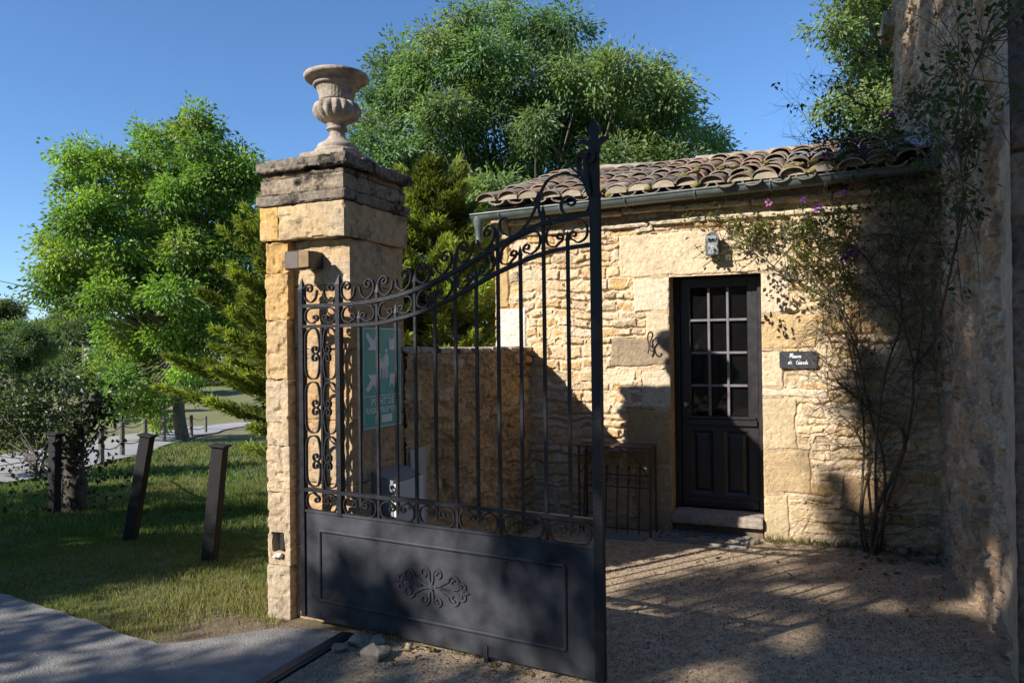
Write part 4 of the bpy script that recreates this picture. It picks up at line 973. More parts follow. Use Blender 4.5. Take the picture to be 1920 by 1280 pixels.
lattice_mat('doormat', -1.40, -.665, 6.05, 6.395, 'black rubber doormat with openwork pattern below the door step', seed=4)
lattice_mat('doormat', -1.95, -1.46, 5.97, 6.125, 'dark slatted doormat on the gravel in front of the iron grille', seed=5, slots=True)

# loose stones
def stone(x, y, r, seed, label, group='loose stones', sq=.6):
    m_ = MB(); blob(m_, (x, y, r*.35+.012), r, sq, seed, 7); o = m_.build('loose_stone', M_STONE, None, smooth=True); tag(o, label, 'stone', group)
for i, (x, y, r, lb) in enumerate([(-2.429, 3.256, .040, 'small pale stone nearest the steel channel under the gate'), (-2.372, 3.352, .062, 'broad flat pale stone in the pile under the gate'), (-2.285, 3.385, .050, 'squarish stone tucked close under the gate sheet'), (-2.200, 3.245, .072, 'largest loose stone lying forward of the gate pile'), (-2.10, 3.40, .030, 'thin sliver of stone right of the pile under the gate'), (.42, 6.285, .055, 'pale stone lying right of the rose stems by the wall'), (.60, 6.16, .045, 'small stone in the corner where the two house walls meet'), (.35, 6.36, .04, 'stone wedged against the wall behind the rose'), (-.62, 6.24, .045, 'brown stone beside the right end of the door step')]):
    stone(x, y, r, 400+i, lb)

# ------------------------------------------------------------------ foliage
def leaf_mesh(name, Ct, ax, Ln, Wd, col, mat, parent=None, fold=.22, rg=rng):
    n = len(Ct); ax = ax/np.maximum(np.linalg.norm(ax, axis=1, keepdims=True), 1e-9)
    rv = rg.normal(size=(n, 3))*.75+np.array([-.69, -1.0, .70])*.55+np.array([0, 0, .55]); sd = np.cross(ax, rv); sd /= np.maximum(np.linalg.norm(sd, axis=1, keepdims=True), 1e-9); nn = np.cross(sd, ax)
    Ln = np.broadcast_to(np.asarray(Ln, float), (n,))[:, None]; Wd = np.broadcast_to(np.asarray(Wd, float), (n,))[:, None]
    b = Ct; tip = Ct+ax*Ln-nn*Ln*.08; l = Ct+ax*Ln*.45+sd*Wd*.5+nn*Wd*fold; r = Ct+ax*Ln*.45-sd*Wd*.5+nn*Wd*fold
    V = np.stack([b, r, tip, l], 1).reshape(-1, 3); k = 4*np.arange(n)[:, None]
    F = np.concatenate([k+np.array([0, 1, 2]), k+np.array([0, 2, 3])])
    return fast_mesh(name, V, [F], mat, parent, False, np.repeat(np.clip(col, .004, .9), 4, 0))
def rdir(n, rg=rng):
    v = rg.normal(size=(n, 3)); return v/np.linalg.norm(v, axis=1, keepdims=True)
def tree(name, label, cat, base, trunk_r, fork, lobes, twigs, leaves, L, Wd, cols, droop=.5, rt=.28, mat=None, bark=None, group=None, seed=1, stems=1, twig_r=.006, shell=.55, limb=True, trunk_name='trunk', keep=None):
    rg = np.random.default_rng(seed); T = thing(name, label, cat, tuple(base), group); base = np.array(base, float)
    ct = []; axs = []; cl = []; tw = MB()
    cols = np.array(cols); tops = []
    cen = np.mean([c for c, r in lobes], axis=0); fk = base+np.array([0, 0, fork]) if np.isscalar(fork) else np.array(fork)
    for li, (c, r) in enumerate(lobes):
        c = np.array(c, float); rr = np.broadcast_to(np.asarray(r, float), (3,))
        m = max(3 if rr[0] > .2 else 2, int(twigs*rr[0]**2)); d = rdir(m, rg); d[:, 2] = np.where(d[:, 2] < -.45, -d[:, 2]*.5, d[:, 2])
        rad = rg.uniform(shell, 1.08, m)[:, None]; e = c+d*rr*rad
        tint = cols[rg.integers(0, len(cols))]*rg.uniform(.78, 1.2)
        for k in range(m):
            if limb and k < 6: tw.tube(spline([c, c+(e[k]-c)*.55+rg.normal(0, .04, 3)*rr, e[k]], 3), [twig_r*2.2*(1-.1*i) for i in range(7)], 4)
        q = rg.normal(size=(m, leaves, 3))*rt*.5; pos = e[:, None]+q*np.array([1, 1, .75])
        a = q+d[:, None]*rt*.7+np.array([0, 0, -droop])*rt+rg.normal(size=q.shape)*rt*.35
        ct.append(pos.reshape(-1, 3)); axs.append(a.reshape(-1, 3))
        kc = (tint*rg.uniform(.72, 1.28, (m, 1)))[:, None]*rg.uniform(.75, 1.25, (m, leaves, 1)); cl.append((kc*np.ones(3)).reshape(-1, 3))
        tops.append((c, rr))
    ct = np.concatenate(ct); axs = np.concatenate(axs); cl = np.concatenate(cl)
    if keep is not None: kp = keep(ct); ct, axs, cl = ct[kp], axs[kp], cl[kp]
    n = len(ct)
    leaf_mesh('crown', ct, axs, L*rg.uniform(.7, 1.25, n), Wd*rg.uniform(.75, 1.2, n), cl, mat or M_LEAF, T, rg=rg)
    tr = MB()
    for st in range(stems):
        off = np.array([rg.normal()*.35, rg.normal()*.35, 0])*(stems > 1); f2 = fk+off*2.2*(1 if stems > 1 else 0)+np.array([0, 0, rg.uniform(-.2, .3)])*(stems > 1)
        pts = spline([base+off*.4-np.array([0, 0, .2]), base+off*.5+(f2-base)*.35+rg.normal(0, trunk_r*.4, 3)*[1, 1, 0], f2], 5)
        tr.tube(pts, [trunk_r*(1.25-.5*i/(len(pts)-1)) for i in range(len(pts))], 10)
        if limb:
            for li, (c, rr) in enumerate(tops):
                if li % stems != st: continue
                mid = f2+(c-f2)*.5+np.array([rg.normal()*.15, rg.normal()*.15, -.12*np.linalg.norm((c-f2)[:2])])
                p = spline([f2-np.array([0, 0, .1]), mid, c], 6); r0 = min(trunk_r*.55, .02+.022*rr[0]*2)
                tr.tube(p, [r0*(1-.75*i/(len(p)-1)) for i in range(len(p))], 6)
    tr.add(tw.v, tw.f)
    tr.build(trunk_name, bark or M_BARK, T, smooth=True, fixn=False)
    return T
def lobes_in(poly, dist, depth, n, rpx, seed, minr=.55):
    """lobes inside a silhouette that stands dist metres off, spread depth metres fore and aft"""
    g = np.random.default_rng(seed); P = np.array(poly, float); out = []; x0, y0 = P.min(0); x1, y1 = P.max(0); tries = 0
    cx = P.mean(0)
    while len(out) < n and tries < 6000:
        tries += 1; x, y = g.uniform(x0, x1), g.uniform(y0, y1); r = g.uniform(*rpx)
        k = r*.80
        ok = all(in_poly(np.array([x+k*math.cos(a)]), np.array([y+k*math.sin(a)]), poly)[0] for a in np.linspace(0, 2*PI, 7)[:-1])
        if not ok or any((x-a)**2+(y-b)**2 < (minr*(r+c_)*.62)**2 and abs(dd-0) < 9 for a, b, c_, dd in out): continue
        out.append((x, y, r, 0))
    res = []
    for x, y, r, _ in out:
        e = max(.25, 1-((x-cx[0])/(x1-x0)*1.7)**2); dz = g.uniform(-1, 1)*depth*e
        m = r*dist/FPX; res.append((at(x, y, dist+dz), (m, m, m*.85)))
    return res

# the big tree behind the gatehouse
polyC = [(640, 640), (645, 420), (640, 265), (655, 180), (690, 105), (735, 55), (800, 35), (850, 5), (930, -5), (985, 5), (1045, -12), (1110, 40), (1165, 85), (1215, 110), (1240, 85), (1290, 130), (1310, 180), (1350, 210), (1375, 285), (1360, 330), (1180, 420), (1000, 470), (930, 640)]
gC = on_ground(1000, 760) if False else np.array([-7.4, 18.6, -1.0])
tree('tree', 'tall broad dark-green tree rising behind the gatehouse roof', 'tree', gC, .22, 2.6, lobes_in(polyC, 20, 2.6, 140, (30, 66), 3, .46), 54, 44, .14, .062, [(.150, .220, .098), (.170, .235, .102), (.125, .195, .095), (.195, .245, .095)], droop=.6, rt=.34, seed=3, stems=5, shell=.45)
# walnut-like tree left of the pillar
polyL = [(352, 182), (400, 212), (445, 262), (505, 300), (525, 420), (505, 560), (455, 640), (400, 690), (365, 740), (315, 835), (240, 812), (165, 775), (160, 665), (125, 610), (75, 585), (64, 515), (72, 430), (118, 385), (100, 330), (128, 265), (175, 255), (205, 290), (235, 235), (290, 205)]
bL = on_ground(345, 826)
dL = float(np.dot(bL-OV, Fv))
tree('tree', 'bright green spreading tree by the road left of the pillar', 'tree', bL, .20, np.array(at(345, 640, dL)), lobes_in(polyL, dL, 2.8, 135, (22, 52), 5, .46), 42, 34, .17, .10, [(.160, .250, .055), (.180, .265, .06), (.14, .225, .058), (.215, .27, .06)], droop=.6, rt=.42, seed=5, shell=.35)
# tree behind the gatehouse at the right
polyR = [(1520, -120), (1535, 40), (1510, 60), (1545, 110), (1560, 140), (1512, 185), (1530, 220), (1545, 245), (1600, 300), (1640, 360), (1780, 360), (1790, -120)]
tree('tree', 'light green tree beside the tall house above the gatehouse ridge', 'tree', np.append(at(1668, 200, 14.5)[:2], -.3), .10, np.array(at(1660, 110, 14.5)), lobes_in(polyR, 14.5, 1.6, 50, (26, 56), 8, .45), 95, 34, .10, .055, [(.17, .22, .08), (.19, .235, .09), (.15, .20, .075)], droop=.6, rt=.26, seed=8, shell=.35)

# conifer behind the pillar
def conifer(px, dist, ht, rad, nb, asc, seed, label):
    b0 = np.append(at(px, 700, dist)[:2], -.25)
    T = thing('conifer', label, 'conifer', tuple(b0), 'conifers behind the pillar'); rg = np.random.default_rng(seed)
    tr = MB(); tr.tube(spline([b0-[0, 0, .1], b0+[.05, 0, ht*.4], b0+[0, .05, ht]], 5), [.10*(1-.8*i/10) for i in range(11)], 8)
    ct = []; ax = []; cl = []; Ls = []
    for i in range(nb):
        f_ = rg.uniform(.0, 1); z = f_*(ht-.65)+.5; az = rg.uniform(0, 2*PI)
        Lb = rad*(1-.70*f_**1.5)*min(1, .72+f_*1.6)*rg.uniform(.62, 1.1); up = asc+.50*f_+rg.normal()*.07
        dr = np.array([math.cos(az), math.sin(az), up]); p0 = b0+[0, 0, z]
        P = np.array(spline([p0, p0+dr*Lb*.5+[0, 0, -.06], p0+dr*Lb+[0, 0, rg.uniform(-.10, .12)]], 8))
        tr.tube(P, [.013*(1-.85*j/(len(P)-1)) for j in range(len(P))], 4, cap=False)
        side = np.cross(dr, [0, 0, 1]); side /= np.linalg.norm(side); m = int(300+330*Lb)
        t = rg.uniform(.22, 1, m)**.8; idx = t*(len(P)-1); i0 = np.clip(idx.astype(int), 0, len(P)-2); fr = (idx-i0)[:, None]
        pp = P[i0]*(1-fr)+P[i0+1]*fr; tg = P[i0+1]-P[i0]; tg /= np.linalg.norm(tg, axis=1, keepdims=True)
        sgn = rg.choice([-1, 1], m)[:, None]; k_ = rg.integers(0, 14, m)[:, None]/14.0             # side sprays in discrete sprigs
        spread = (1.08-t)[:, None]*rg.uniform(0, .30, (m, 1))
        c_ = pp+side*sgn*spread+tg*spread*.8+np.array([0, 0, 1])*(rg.normal(size=(m, 1))*.018-.14*spread)
        a_ = tg*.9+side*sgn*rg.uniform(.1, 1.0, (m, 1))+np.array([0, 0, .25])+rg.normal(size=(m, 3))*.40
        tip = np.clip((t-.45)/.55, 0, 1)[:, None]*.75+spread*.5
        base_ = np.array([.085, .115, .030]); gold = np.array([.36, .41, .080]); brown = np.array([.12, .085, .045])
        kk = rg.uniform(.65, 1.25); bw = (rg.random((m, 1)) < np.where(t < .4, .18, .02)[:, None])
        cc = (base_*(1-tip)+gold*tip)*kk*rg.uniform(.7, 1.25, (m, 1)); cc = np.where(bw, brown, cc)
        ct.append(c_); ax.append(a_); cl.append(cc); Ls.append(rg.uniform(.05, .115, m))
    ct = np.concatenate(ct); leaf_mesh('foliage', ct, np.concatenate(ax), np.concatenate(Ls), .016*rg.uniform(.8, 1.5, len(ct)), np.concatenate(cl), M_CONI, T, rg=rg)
    tr.build('trunk', M_BARK, T, smooth=True, fixn=False)
conifer(600, 8.6, 3.5, 1.78, 200, .10, 21, 'feathery yellow-green conifer spreading left of the stone pillar')
conifer(815, 8.9, 3.95, 1.10, 150, .38, 22, 'upright yellow-green conifer seen through the gate right of the pillar')
conifer(720, 9.6, 2.6, 1.3, 80, .15, 23, 'low conifer half hidden between pillar and garden wall')

# shaded shrub at the left edge with a leaning dead trunk
bS = np.array(on_ground(60, 905)); dS = float(np.dot(bS-OV, Fv))
polyS = [(-140, 640), (-60, 600), (20, 640), (60, 690), (95, 640), (120, 590), (150, 640), (165, 700), (150, 770), (120, 830), (60, 850), (-140, 860)]
tree('shrub', 'dense dark shrub overhanging the road at the left edge', 'shrub', bS, .022, .5, lobes_in(polyS, dS+.6, .9, 24, (20, 44), 11), 230, 14, .09, .055, [(.095, .125, .050), (.11, .135, .055), (.08, .11, .045)], droop=.2, rt=.17, seed=11, mat=M_LEAFD, stems=2, twig_r=.003, bark=M_BARK2)
rgS = np.random.default_rng(12)
LT = thing('dead_trunk', 'leaning broken dead tree trunk beside the dark shrub', 'tree trunk', tuple(on_ground(140, 955)))
b_ = np.array(on_ground(140, 955)); dT = float(np.dot(b_-OV, Fv))
tk_ = [b_-np.array([0, 0, .15]), at(140, 900, dT), at(132, 840, dT), at(150, 800, dT), at(172, 765, dT), at(184, 732, dT)]
m_ = MB(); tp = spline(tk_, 5); m_.tube(tp, [.14*(1-.45*i/(len(tp)-1))*(1+.12*math.sin(i*1.9)) for i in range(len(tp)-2)]+[.05, .012], 12)
m_.build('trunk', M_BARK2, LT, smooth=True, fixn=False)
m_ = MB(); m_.tube(spline([at(150, 960, dT-.1), at(150, 890, dT-.1), at(153, 830, dT), at(152, 770, dT)], 4), .035, 7); m_.build('snag', M_BARK2, LT, smooth=True, fixn=False)
n = 1500; t = rgS.random(n); idx = t*(len(tp)-2); P = np.array(tp)[idx.astype(int)]+rgS.normal(size=(n, 3))*np.where(t < .35, .30, .13)[:, None]
leaf_mesh('ivy', P, rdir(n, rgS), .07, .05, np.array([.03, .042, .016])*rgS.uniform(.6, 1.5, (n, 1)), M_LEAFD, LT, rg=rgS)
# bare twigs low at the left edge
m_ = MB()
for i in range(16):
    a = np.array(at(rgS.uniform(60, 110), rgS.uniform(870, 900), dS+.3)); e = np.array(at(rgS.uniform(0, 100), rgS.uniform(810, 890), dS+.3))
    m_.tube(spline([a, (a+e)/2+rgS.normal(0, .04, 3), e], 4), .004, 4)
tw_ = m_.build('twig', M_BARK2, LT, fixn=False)
P = np.array(m_.v)[rgS.integers(0, len(m_.v), 420)]+rgS.normal(size=(420, 3))*.03
leaf_mesh('ivy', P, rdir(420, rgS), .06, .04, np.array([.035, .048, .018])*rgS.uniform(.6, 1.4, (420, 1)), M_LEAFD, LT, rg=rgS)

# far trees on the slope and behind the road
FT = [(-60, 700, 45, 60, 80, 'rounded olive bush at the far left beyond the road'), (20, 690, 52, 70, 90, 'grey-green bush on the slope left of the leaning trunk'), (85, 640, 120, 75, 50, 'dark hilltop tree above the tan field'), (15, 620, 130, 80, 55, 'dark tree on the hill skyline at the left edge'), (150, 660, 100, 60, 60, 'tree at the tan field edge behind the utility pole'), (230, 700, 75, 70, 65, 'bushy tree beyond the road behind the bright green tree'), (320, 720, 70, 60, 55, 'low bush beyond the road left of the conifer'), (420, 710, 80, 70, 60, 'tree beyond the road between bright tree and conifer'), (-150, 640, 110, 90, 60, 'wide dark tree at the far left of the hill'), (115, 622, 96, 70, 50, 'tall hedge-like tree closing the tan field below the skyline'), (185, 640, 90, 60, 50, 'tree on the slope directly behind the utility pole top'), (520, 700, 85, 80, 70, 'tree beyond the road hidden by pillar and conifer')]
for i, (x, y, dist, rx, ry, lb) in enumerate(FT):
    ctr = at(x, y, dist); m = dist/FPX; g0 = np.array([ctr[0], ctr[1], float(tz(ctr[0], ctr[1]))])
    g = np.random.default_rng(60+i); lo = []
    for k in range(9): lo.append((ctr+Rv*g.uniform(-.7, .7)*rx*m+Uv*g.uniform(-.9, .6)*ry*m+Fv*g.uniform(-1, 1)*rx*m*.5, (rx*m*.42, rx*m*.42, ry*m*.40)))
    sz = rx*m
    base_c = [(.11, .15, .06), (.13, .16, .07), (.09, .13, .065)]
    tree('tree', lb, 'tree', g0, .12+.02*sz, max(.6, (ctr[2]-g0[2])*.5), lo, 60/(sz*.42)**2*1.6, 42, .13*sz*.55, .075*sz*.55, base_c, droop=.2, rt=.30*sz*.5, seed=70+i, group='trees beyond the road', shell=.3)

# ------------------------------------------------------------------ fence posts, wires, utility pole
def post_near(px_b, px_t, dist, label):
    b0 = at(*px_b, dist); t0 = at(*px_t, dist); b0 = np.array(b0); t0 = np.array(t0); d = Vector(t0-b0); H_ = d.length
    T = thing('fence_post', label, 'post', tuple(b0), 'dark fence posts at the lawn edge', rot=d.to_track_quat('Z', 'Y').to_euler())
    b = MB(); b.box(-.05, .05, -.05, .05, -.25, H_-.018, .005); me = b.build('post', M_POST); me.parent = T
    b = MB(); b.box(-.066, .066, -.066, .066, H_-.018, H_, .004); me = b.build('cap', M_POST); me.parent = T
    b = MB(); b.tube([(.05, 0, H_-.20), (.085, 0, H_-.20)], .008, 6); blob(b, (.088, 0, H_-.20), .017, 1, 3); me = b.build('wire_insulator', M_BLACKP); me.parent = T
post_near((391, 1072), (413, 833), 5.9, 'dark square post nearest the pillar, leaning slightly right')
post_near((243, 1018), (277, 814), 6.9, 'dark square post in the middle of the near row, leaning most')
post_near((101, 972), (104, 812), 8.6, 'upright dark square post in front of the leaning dead trunk')
FP = [((190, 868), 69, 'wooden roadside post nearest the leaning dead trunk'), ((229, 856), 65, 'wooden roadside post second from the leaning trunk'), ((272, 843), 58, 'wooden roadside post standing behind a leaning dark post'), ((308, 830), 51, 'wooden roadside post just left of the tree trunk'), ((359, 820), 42, 'wooden roadside post just right of the tree trunk'), ((386, 812), 32, 'small far wooden post right of the tree trunk')]
tops = []
for (p, hp_, lb) in FP:
    g0 = np.array(on_ground(*p)); dd = float(np.dot(g0-OV, Fv)); H_ = hp_*dd/FPX
    T = thing('roadside_post', lb, 'post', tuple(g0), 'wooden posts along the road')
    b = MB(); b.tube([(0, 0, -.2), (0, 0, H_)], .062, 8); me = b.build('post', M_POST2, None, smooth=True); me.parent = T; tops.append((g0, H_))
for fr, nm in ((.9, 'upper slack wire strung between the wooden roadside posts'), (.42, 'lower slack wire strung between the wooden roadside posts')):
    b = MB(); st_ = [np.array(at(152, 905 if fr < .6 else 840, dT))]+[g+np.array([0, 0, H_*fr]) for g, H_ in tops]
    for a, c_ in zip(st_[:-1], st_[1:]):
        pts = [a+(c_-a)*k/8-np.array([0, 0, .10*math.sin(PI*k/8)]) for k in range(9)]; b.tube(pts, .014, 5)
    tag(b.build('fence_wire', M_POST2), nm, 'wire', 'fence wires')
gP = np.array(at(161, 790, 36)); gP[2] = tz(gP[0], gP[1])
UP = thing('utility_pole', 'grey utility pole half hidden by leaves at the left', 'utility pole', tuple(gP))
topP = np.array(at(159, 640, 36)); b = MB(); b.tube([gP, topP], [.17, .12], 10); b.build('pole', M_POST2, UP, smooth=True)
b = MB(); b.box(-.22, .22, -.2, .2, -.35, .3, .04); b.v = [(topP[0]+x+.28*Rv[0], topP[1]+y+.28*Rv[1], topP[2]-.6+z) for x, y, z in b.v]; b.build('junction_box', M_PLATE, UP)
for y0, y1, lb in ((522, 552, 'upper overhead wire crossing the sky at the left edge'), (558, 574, 'middle overhead wire crossing the sky at the left edge'), (574, 584, 'lowest overhead wire near the hill at the left edge')):
    a = np.array(at(-20, y0, 34)); c_ = np.array(at(90, y1, 36)); e = topP+np.array([0, 0, .6 if y0 < 530 else .1])
    b = MB(); b.tube(spline([a, c_, e], 6), .016, 5); tag(b.build('overhead_wire', M_BLACKP), lb, 'wire', 'overhead wires')

# ------------------------------------------------------------------ climbing rose
RO = thing('climbing_rose', 'sparse climbing rose with woody canes trained over both walls', 'rose', (.2, 6.25, 0))
rgR = np.random.default_rng(31)
def wp(x, y, off):                                       # a point off in front of the gatehouse wall or the flank wall
    p = on_y(x, y, WY-off)
    if p[0] > .72-off*.6:
        r = ray(x, y); t_ = (.72-off*.6)/r[0]; p = OV+r*t_
    return p
canes = [([(1622, 1040), (1613, 985), (1617, 900), (1620, 840), (1618, 785), (1610, 735), (1600, 690), (1590, 640), (1575, 590), (1556, 560), (1500, 530), (1440, 500)], .10, .010),
 ([(1635, 1045), (1650, 990), (1668, 930), (1690, 860), (1705, 800), (1712, 740), (1715, 690), (1745, 650), (1760, 600), (1775, 540), (1790, 470), (1805, 400), (1800, 300), (1790, 230)], .18, .012),
 ([(1640, 1045), (1636, 985), (1655, 930), (1685, 870), (1697, 825), (1680, 795), (1640, 775), (1605, 745), (1570, 715)], .15, .020),
 ([(1650, 1040), (1660, 940), (1655, 850), (1635, 790), (1605, 650), (1570, 590), (1540, 530), (1480, 480), (1400, 430)], .09, .010),
 ([(1628, 1040), (1616, 960), (1628, 890), (1636, 862)], .13, .012),
 ([(1645, 1040), (1642, 850), (1660, 700), (1690, 600), (1682, 500), (1690, 420), (1660, 330), (1600, 270)], .16, .010),
 ([(1715, 690), (1690, 600), (1655, 540), (1620, 480), (1560, 450), (1450, 425), (1390, 400)], .12, .007),
 ([(1790, 470), (1720, 450), (1640, 440), (1560, 470), (1480, 520), (1420, 470), (1360, 450), (1300, 485)], .14, .006),
 ([(1800, 300), (1740, 240), (1680, 200), (1620, 200), (1580, 170)], .30, .006),
 ([(1800, 330), (1760, 270), (1700, 280), (1640, 250), (1570, 255), (1520, 265)], .30, .005),
 ([(1790, 230), (1810, 170), (1830, 120), (1850, 70)], .25, .006),
 ([(1715, 690), (1730, 590), (1700, 500), (1740, 400), (1700, 330), (1620, 300)], .20, .007),
 ([(1620, 840), (1600, 800), (1560, 760), (1545, 690)], .10, .005)]
allp = []; 
def twig(P0, d, L_, r, lvl, mb_):
    p = np.array(P0); pts = [p.copy()]; d = d/np.linalg.norm(d); k = 5
    for i in range(k):
        d = d+rgR.normal(0, .22, 3)*[1, .6, 1]+np.array([0, 0, -.05 if i > 2 else .04]); d /= np.linalg.norm(d); p = p+d*L_/k
        p[1] = min(p[1], WY-.05) if p[0] < .6 else p[1]; p[0] = min(p[0], .655) if p[1] > 4.0 else p[0]
        pts.append(p.copy())
    if any(DX0-.1 < q_[0] < DX1+.03 and q_[2] < 2.27 for q_ in pts): return
    mb_.tube(pts, [r*(1-.13*i) for i in range(k+1)], 4, cap=False); allp.extend(pts[2:])
    if lvl > 0:
        for j in range(rgR.integers(1, 4)): twig(pts[rgR.integers(1, k)], d+rgR.normal(0, .8, 3)*[1, .6, 1], L_*rgR.uniform(.45, .75), r*.6, lvl-1, mb_)
for (px, off, r) in canes:
    P = [wp(x, y, off+.05*math.sin(i*1.7)) for i, (x, y) in enumerate(px)]; P[0][2] = min(P[0][2], .0) if px[0][1] > 1000 else P[0][2]; P = spline(P, 5); m = len(P)
    mb_ = MB(); mb_.tube(P, [r*(1-.55*i/(m-1)) for i in range(m)], 7)
    zmid = 1.15
    for i in range(3, m):
        if P[i][2] < zmid and rgR.random() < .72: continue
        for _ in range(rgR.integers(0, 3 if P[i][0] < .1 else 5)):
            t_ = P[i]-P[i-1]; d = t_/np.linalg.norm(t_)*.5+rgR.normal(0, .8, 3)*[1, .45, 1]
            twig(P[i], d, rgR.uniform(.18, .55), min(.0042, r*.5), 1 if P[i][2] < 1.6 else 2, mb_)
    mb_.build('cane', M_CANE, RO, smooth=True, fixn=False)
allp = np.array(allp)
def in_px(P):
    q_ = P-OV; z_ = q_@Fv; return 960+FPX*(q_@Rv)/z_, 640-FPX*(q_@Uv)/z_
ux, uy = in_px(allp)
wgt = np.where(uy < 700, .05, .01)+np.where((uy < 560) & (ux < 1600) & (uy > 400), .55, 0)+np.where((uy < 490) & (ux < 1600) & (ux > 1370) & (uy > 395), .9, 0)+np.where((uy < 400) & (ux > 1550), .20, 0)+np.where((uy < 430) & (ux > 1450), .1, 0)
sel = rgR.random(len(allp)) < wgt*.17*np.where((ux < 1440) & (uy > 490), .05, 1)
SP = allp[sel]; k = 7; n = len(SP)*k
Ct = np.repeat(SP, k, 0)+rgR.normal(size=(n, 3))*.035; axs = rdir(n, rgR)+np.array([0, -.2, -.5])
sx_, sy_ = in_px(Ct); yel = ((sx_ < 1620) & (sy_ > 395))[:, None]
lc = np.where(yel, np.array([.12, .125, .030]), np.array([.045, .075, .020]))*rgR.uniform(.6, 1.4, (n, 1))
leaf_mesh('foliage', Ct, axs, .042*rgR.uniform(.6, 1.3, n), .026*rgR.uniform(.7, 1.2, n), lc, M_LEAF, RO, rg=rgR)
Ct = np.array([wp(x, y, .16) for x, y in [(1440, 545), (1452, 560), (1462, 540), (1470, 552), (1448, 535), (1470, 570), (1438, 600), (1450, 605), (1460, 600), (1445, 595), (1524, 265), (1535, 262), (1548, 258)]]); n = len(Ct)
leaf_mesh('bronze_foliage', np.repeat(Ct, 3, 0)+rgR.normal(size=(n*3, 3))*.02, rdir(n*3, rgR)+[0, 0, -.4], .05, .032, np.array([.07, .035, .022])*rgR.uniform(.7, 1.3, (n*3, 1)), M_LEAF, RO, rg=rgR)
for (x, y, s_, c_) in [(1441, 380, 1, (.55, .22, .45)), (1534, 390, 1.2, (.25, .06, .42)), (1586, 478, 1.1, (.26, .07, .45)), (1603, 473, 1.2, (.30, .07, .45)), (1582, 488, 1, (.25, .06, .42)), (1665, 215, 1.3, (.40, .05, .34)), (1610, 320, .9, (.30, .08, .42)), (1585, 340, .9, (.45, .16, .45)), (1582, 363, .9, (.35, .12, .42)), (1548, 292, 1.1, (.28, .05, .33)), (1617, 280, .9, (.42, .06, .40)), (1506, 376, .8, (.30, .1, .42))]:
    p = wp(x, y, .22); m = 22; d = rdir(m, rgR)
    leaf_mesh('flower', p+d*.010*s_, d+[0, -.3, .1], .026*s_, .022*s_, np.array(c_)*rgR.uniform(.7, 1.3, (m, 1)), M_PETAL, RO, rg=rgR)

# ------------------------------------------------------------------ grass
def grass():
    rg = np.random.default_rng(77); XS = []; 
    def scatter(n, w0, w1, c0, c1):
        wd = rg.uniform(w0, w1, n); c = rg.uniform(c0, c1, n)
        return .917*c-.399*wd, .399*c+.917*wd
    sets = [(190000, 3.6, 7.2, -5.2, -1.1, .026, .0030), (95000, 7.2, 12, -8.5, -1.8, .055, .006), (80000, 12, 26, -17, -3.5, .08, .012)]
    V = []; K = []
    for n, w0, w1, c0, c1, hh, ww in sets:
        x, y = scatter(n, w0, w1, c0, c1); P3 = np.stack([x, y, x*0], -1)
        jitx = .05*vnoise(P3, 6, 2); 
        ok = ~in_poly(x+jitx, y+jitx, DRIVE) & (x < -2.62) & (road_dist(x, y) > 1.65+.2*vnoise(P3, 1.5, 3))
        ok &= ~((x > PX0-.02) & (x < PX1+.05) & (y > 3.55) & (y < 4.25)) & ~((x > -3.04) & (y > 3.4))
        bare = sstep(.55, .2, np.abs(y-3.2+.1*vnoise(P3, 3, 8)))*sstep(-3.85, -3.35, x)
        ok &= rg.random(n) > bare*.96
        dens = .55+.75*fbm(P3, 1.6, 12, 3); ok &= rg.random(n) < dens
        x, y, P3 = x[ok], y[ok], P3[ok]; n = len(x); z = tz(x, y)-.02
        tall = 1+.9*sstep(.1, .6, fbm(P3, 1.2, 15, 3))+1.1*sstep(.8, .1, np.hypot(x+3.45, y-3.6))
        H_ = hh*rg.uniform(.5, 1.4, n)*tall; a = rg.uniform(0, 2*PI, n); ld = rg.uniform(0, .8, n)*H_; la = rg.uniform(0, 2*PI, n)
        W_ = ww*rg.uniform(.7, 1.3, n); ca, sa = np.cos(a)*W_, np.sin(a)*W_
        b0 = np.stack([x-ca, y-sa, z], -1); b1 = np.stack([x+ca, y+sa, z], -1)
        md = np.stack([x+np.cos(la)*ld*.35, y+np.sin(la)*ld*.35, z+H_*.6], -1); tp_ = np.stack([x+np.cos(la)*ld, y+np.sin(la)*ld, z+H_*.95], -1)
        V.append(np.stack([b0, b1, md+np.stack([ca, sa, ca*0], -1)*.6, md-np.stack([ca, sa, ca*0], -1)*.6, tp_], 1))
        dry = np.clip(.36+.30*sstep(4.2, 3.4, y)+1.0*fbm(P3, .9, 18, 3)+rg.normal(0, .25, n), 0, 1)[:, None]*.9
        g_ = np.array([.080, .130, .036])*(1-dry)+np.array([.26, .22, .10])*dry
        K.append(np.repeat(g_*rg.uniform(.65, 1.3, (n, 1)), 5, 0))
    V = np.concatenate(V); n = len(V); k = 5*np.arange(n)[:, None]
    tag(fast_mesh('grass', V.reshape(-1, 3), [k+np.array([0, 1, 2, 3]), k+np.array([3, 2, 4])], M_GRASS, None, False, np.concatenate(K)), 'short patchy grass on the lawn left of the pillar', 'grass', kind='stuff')
grass()

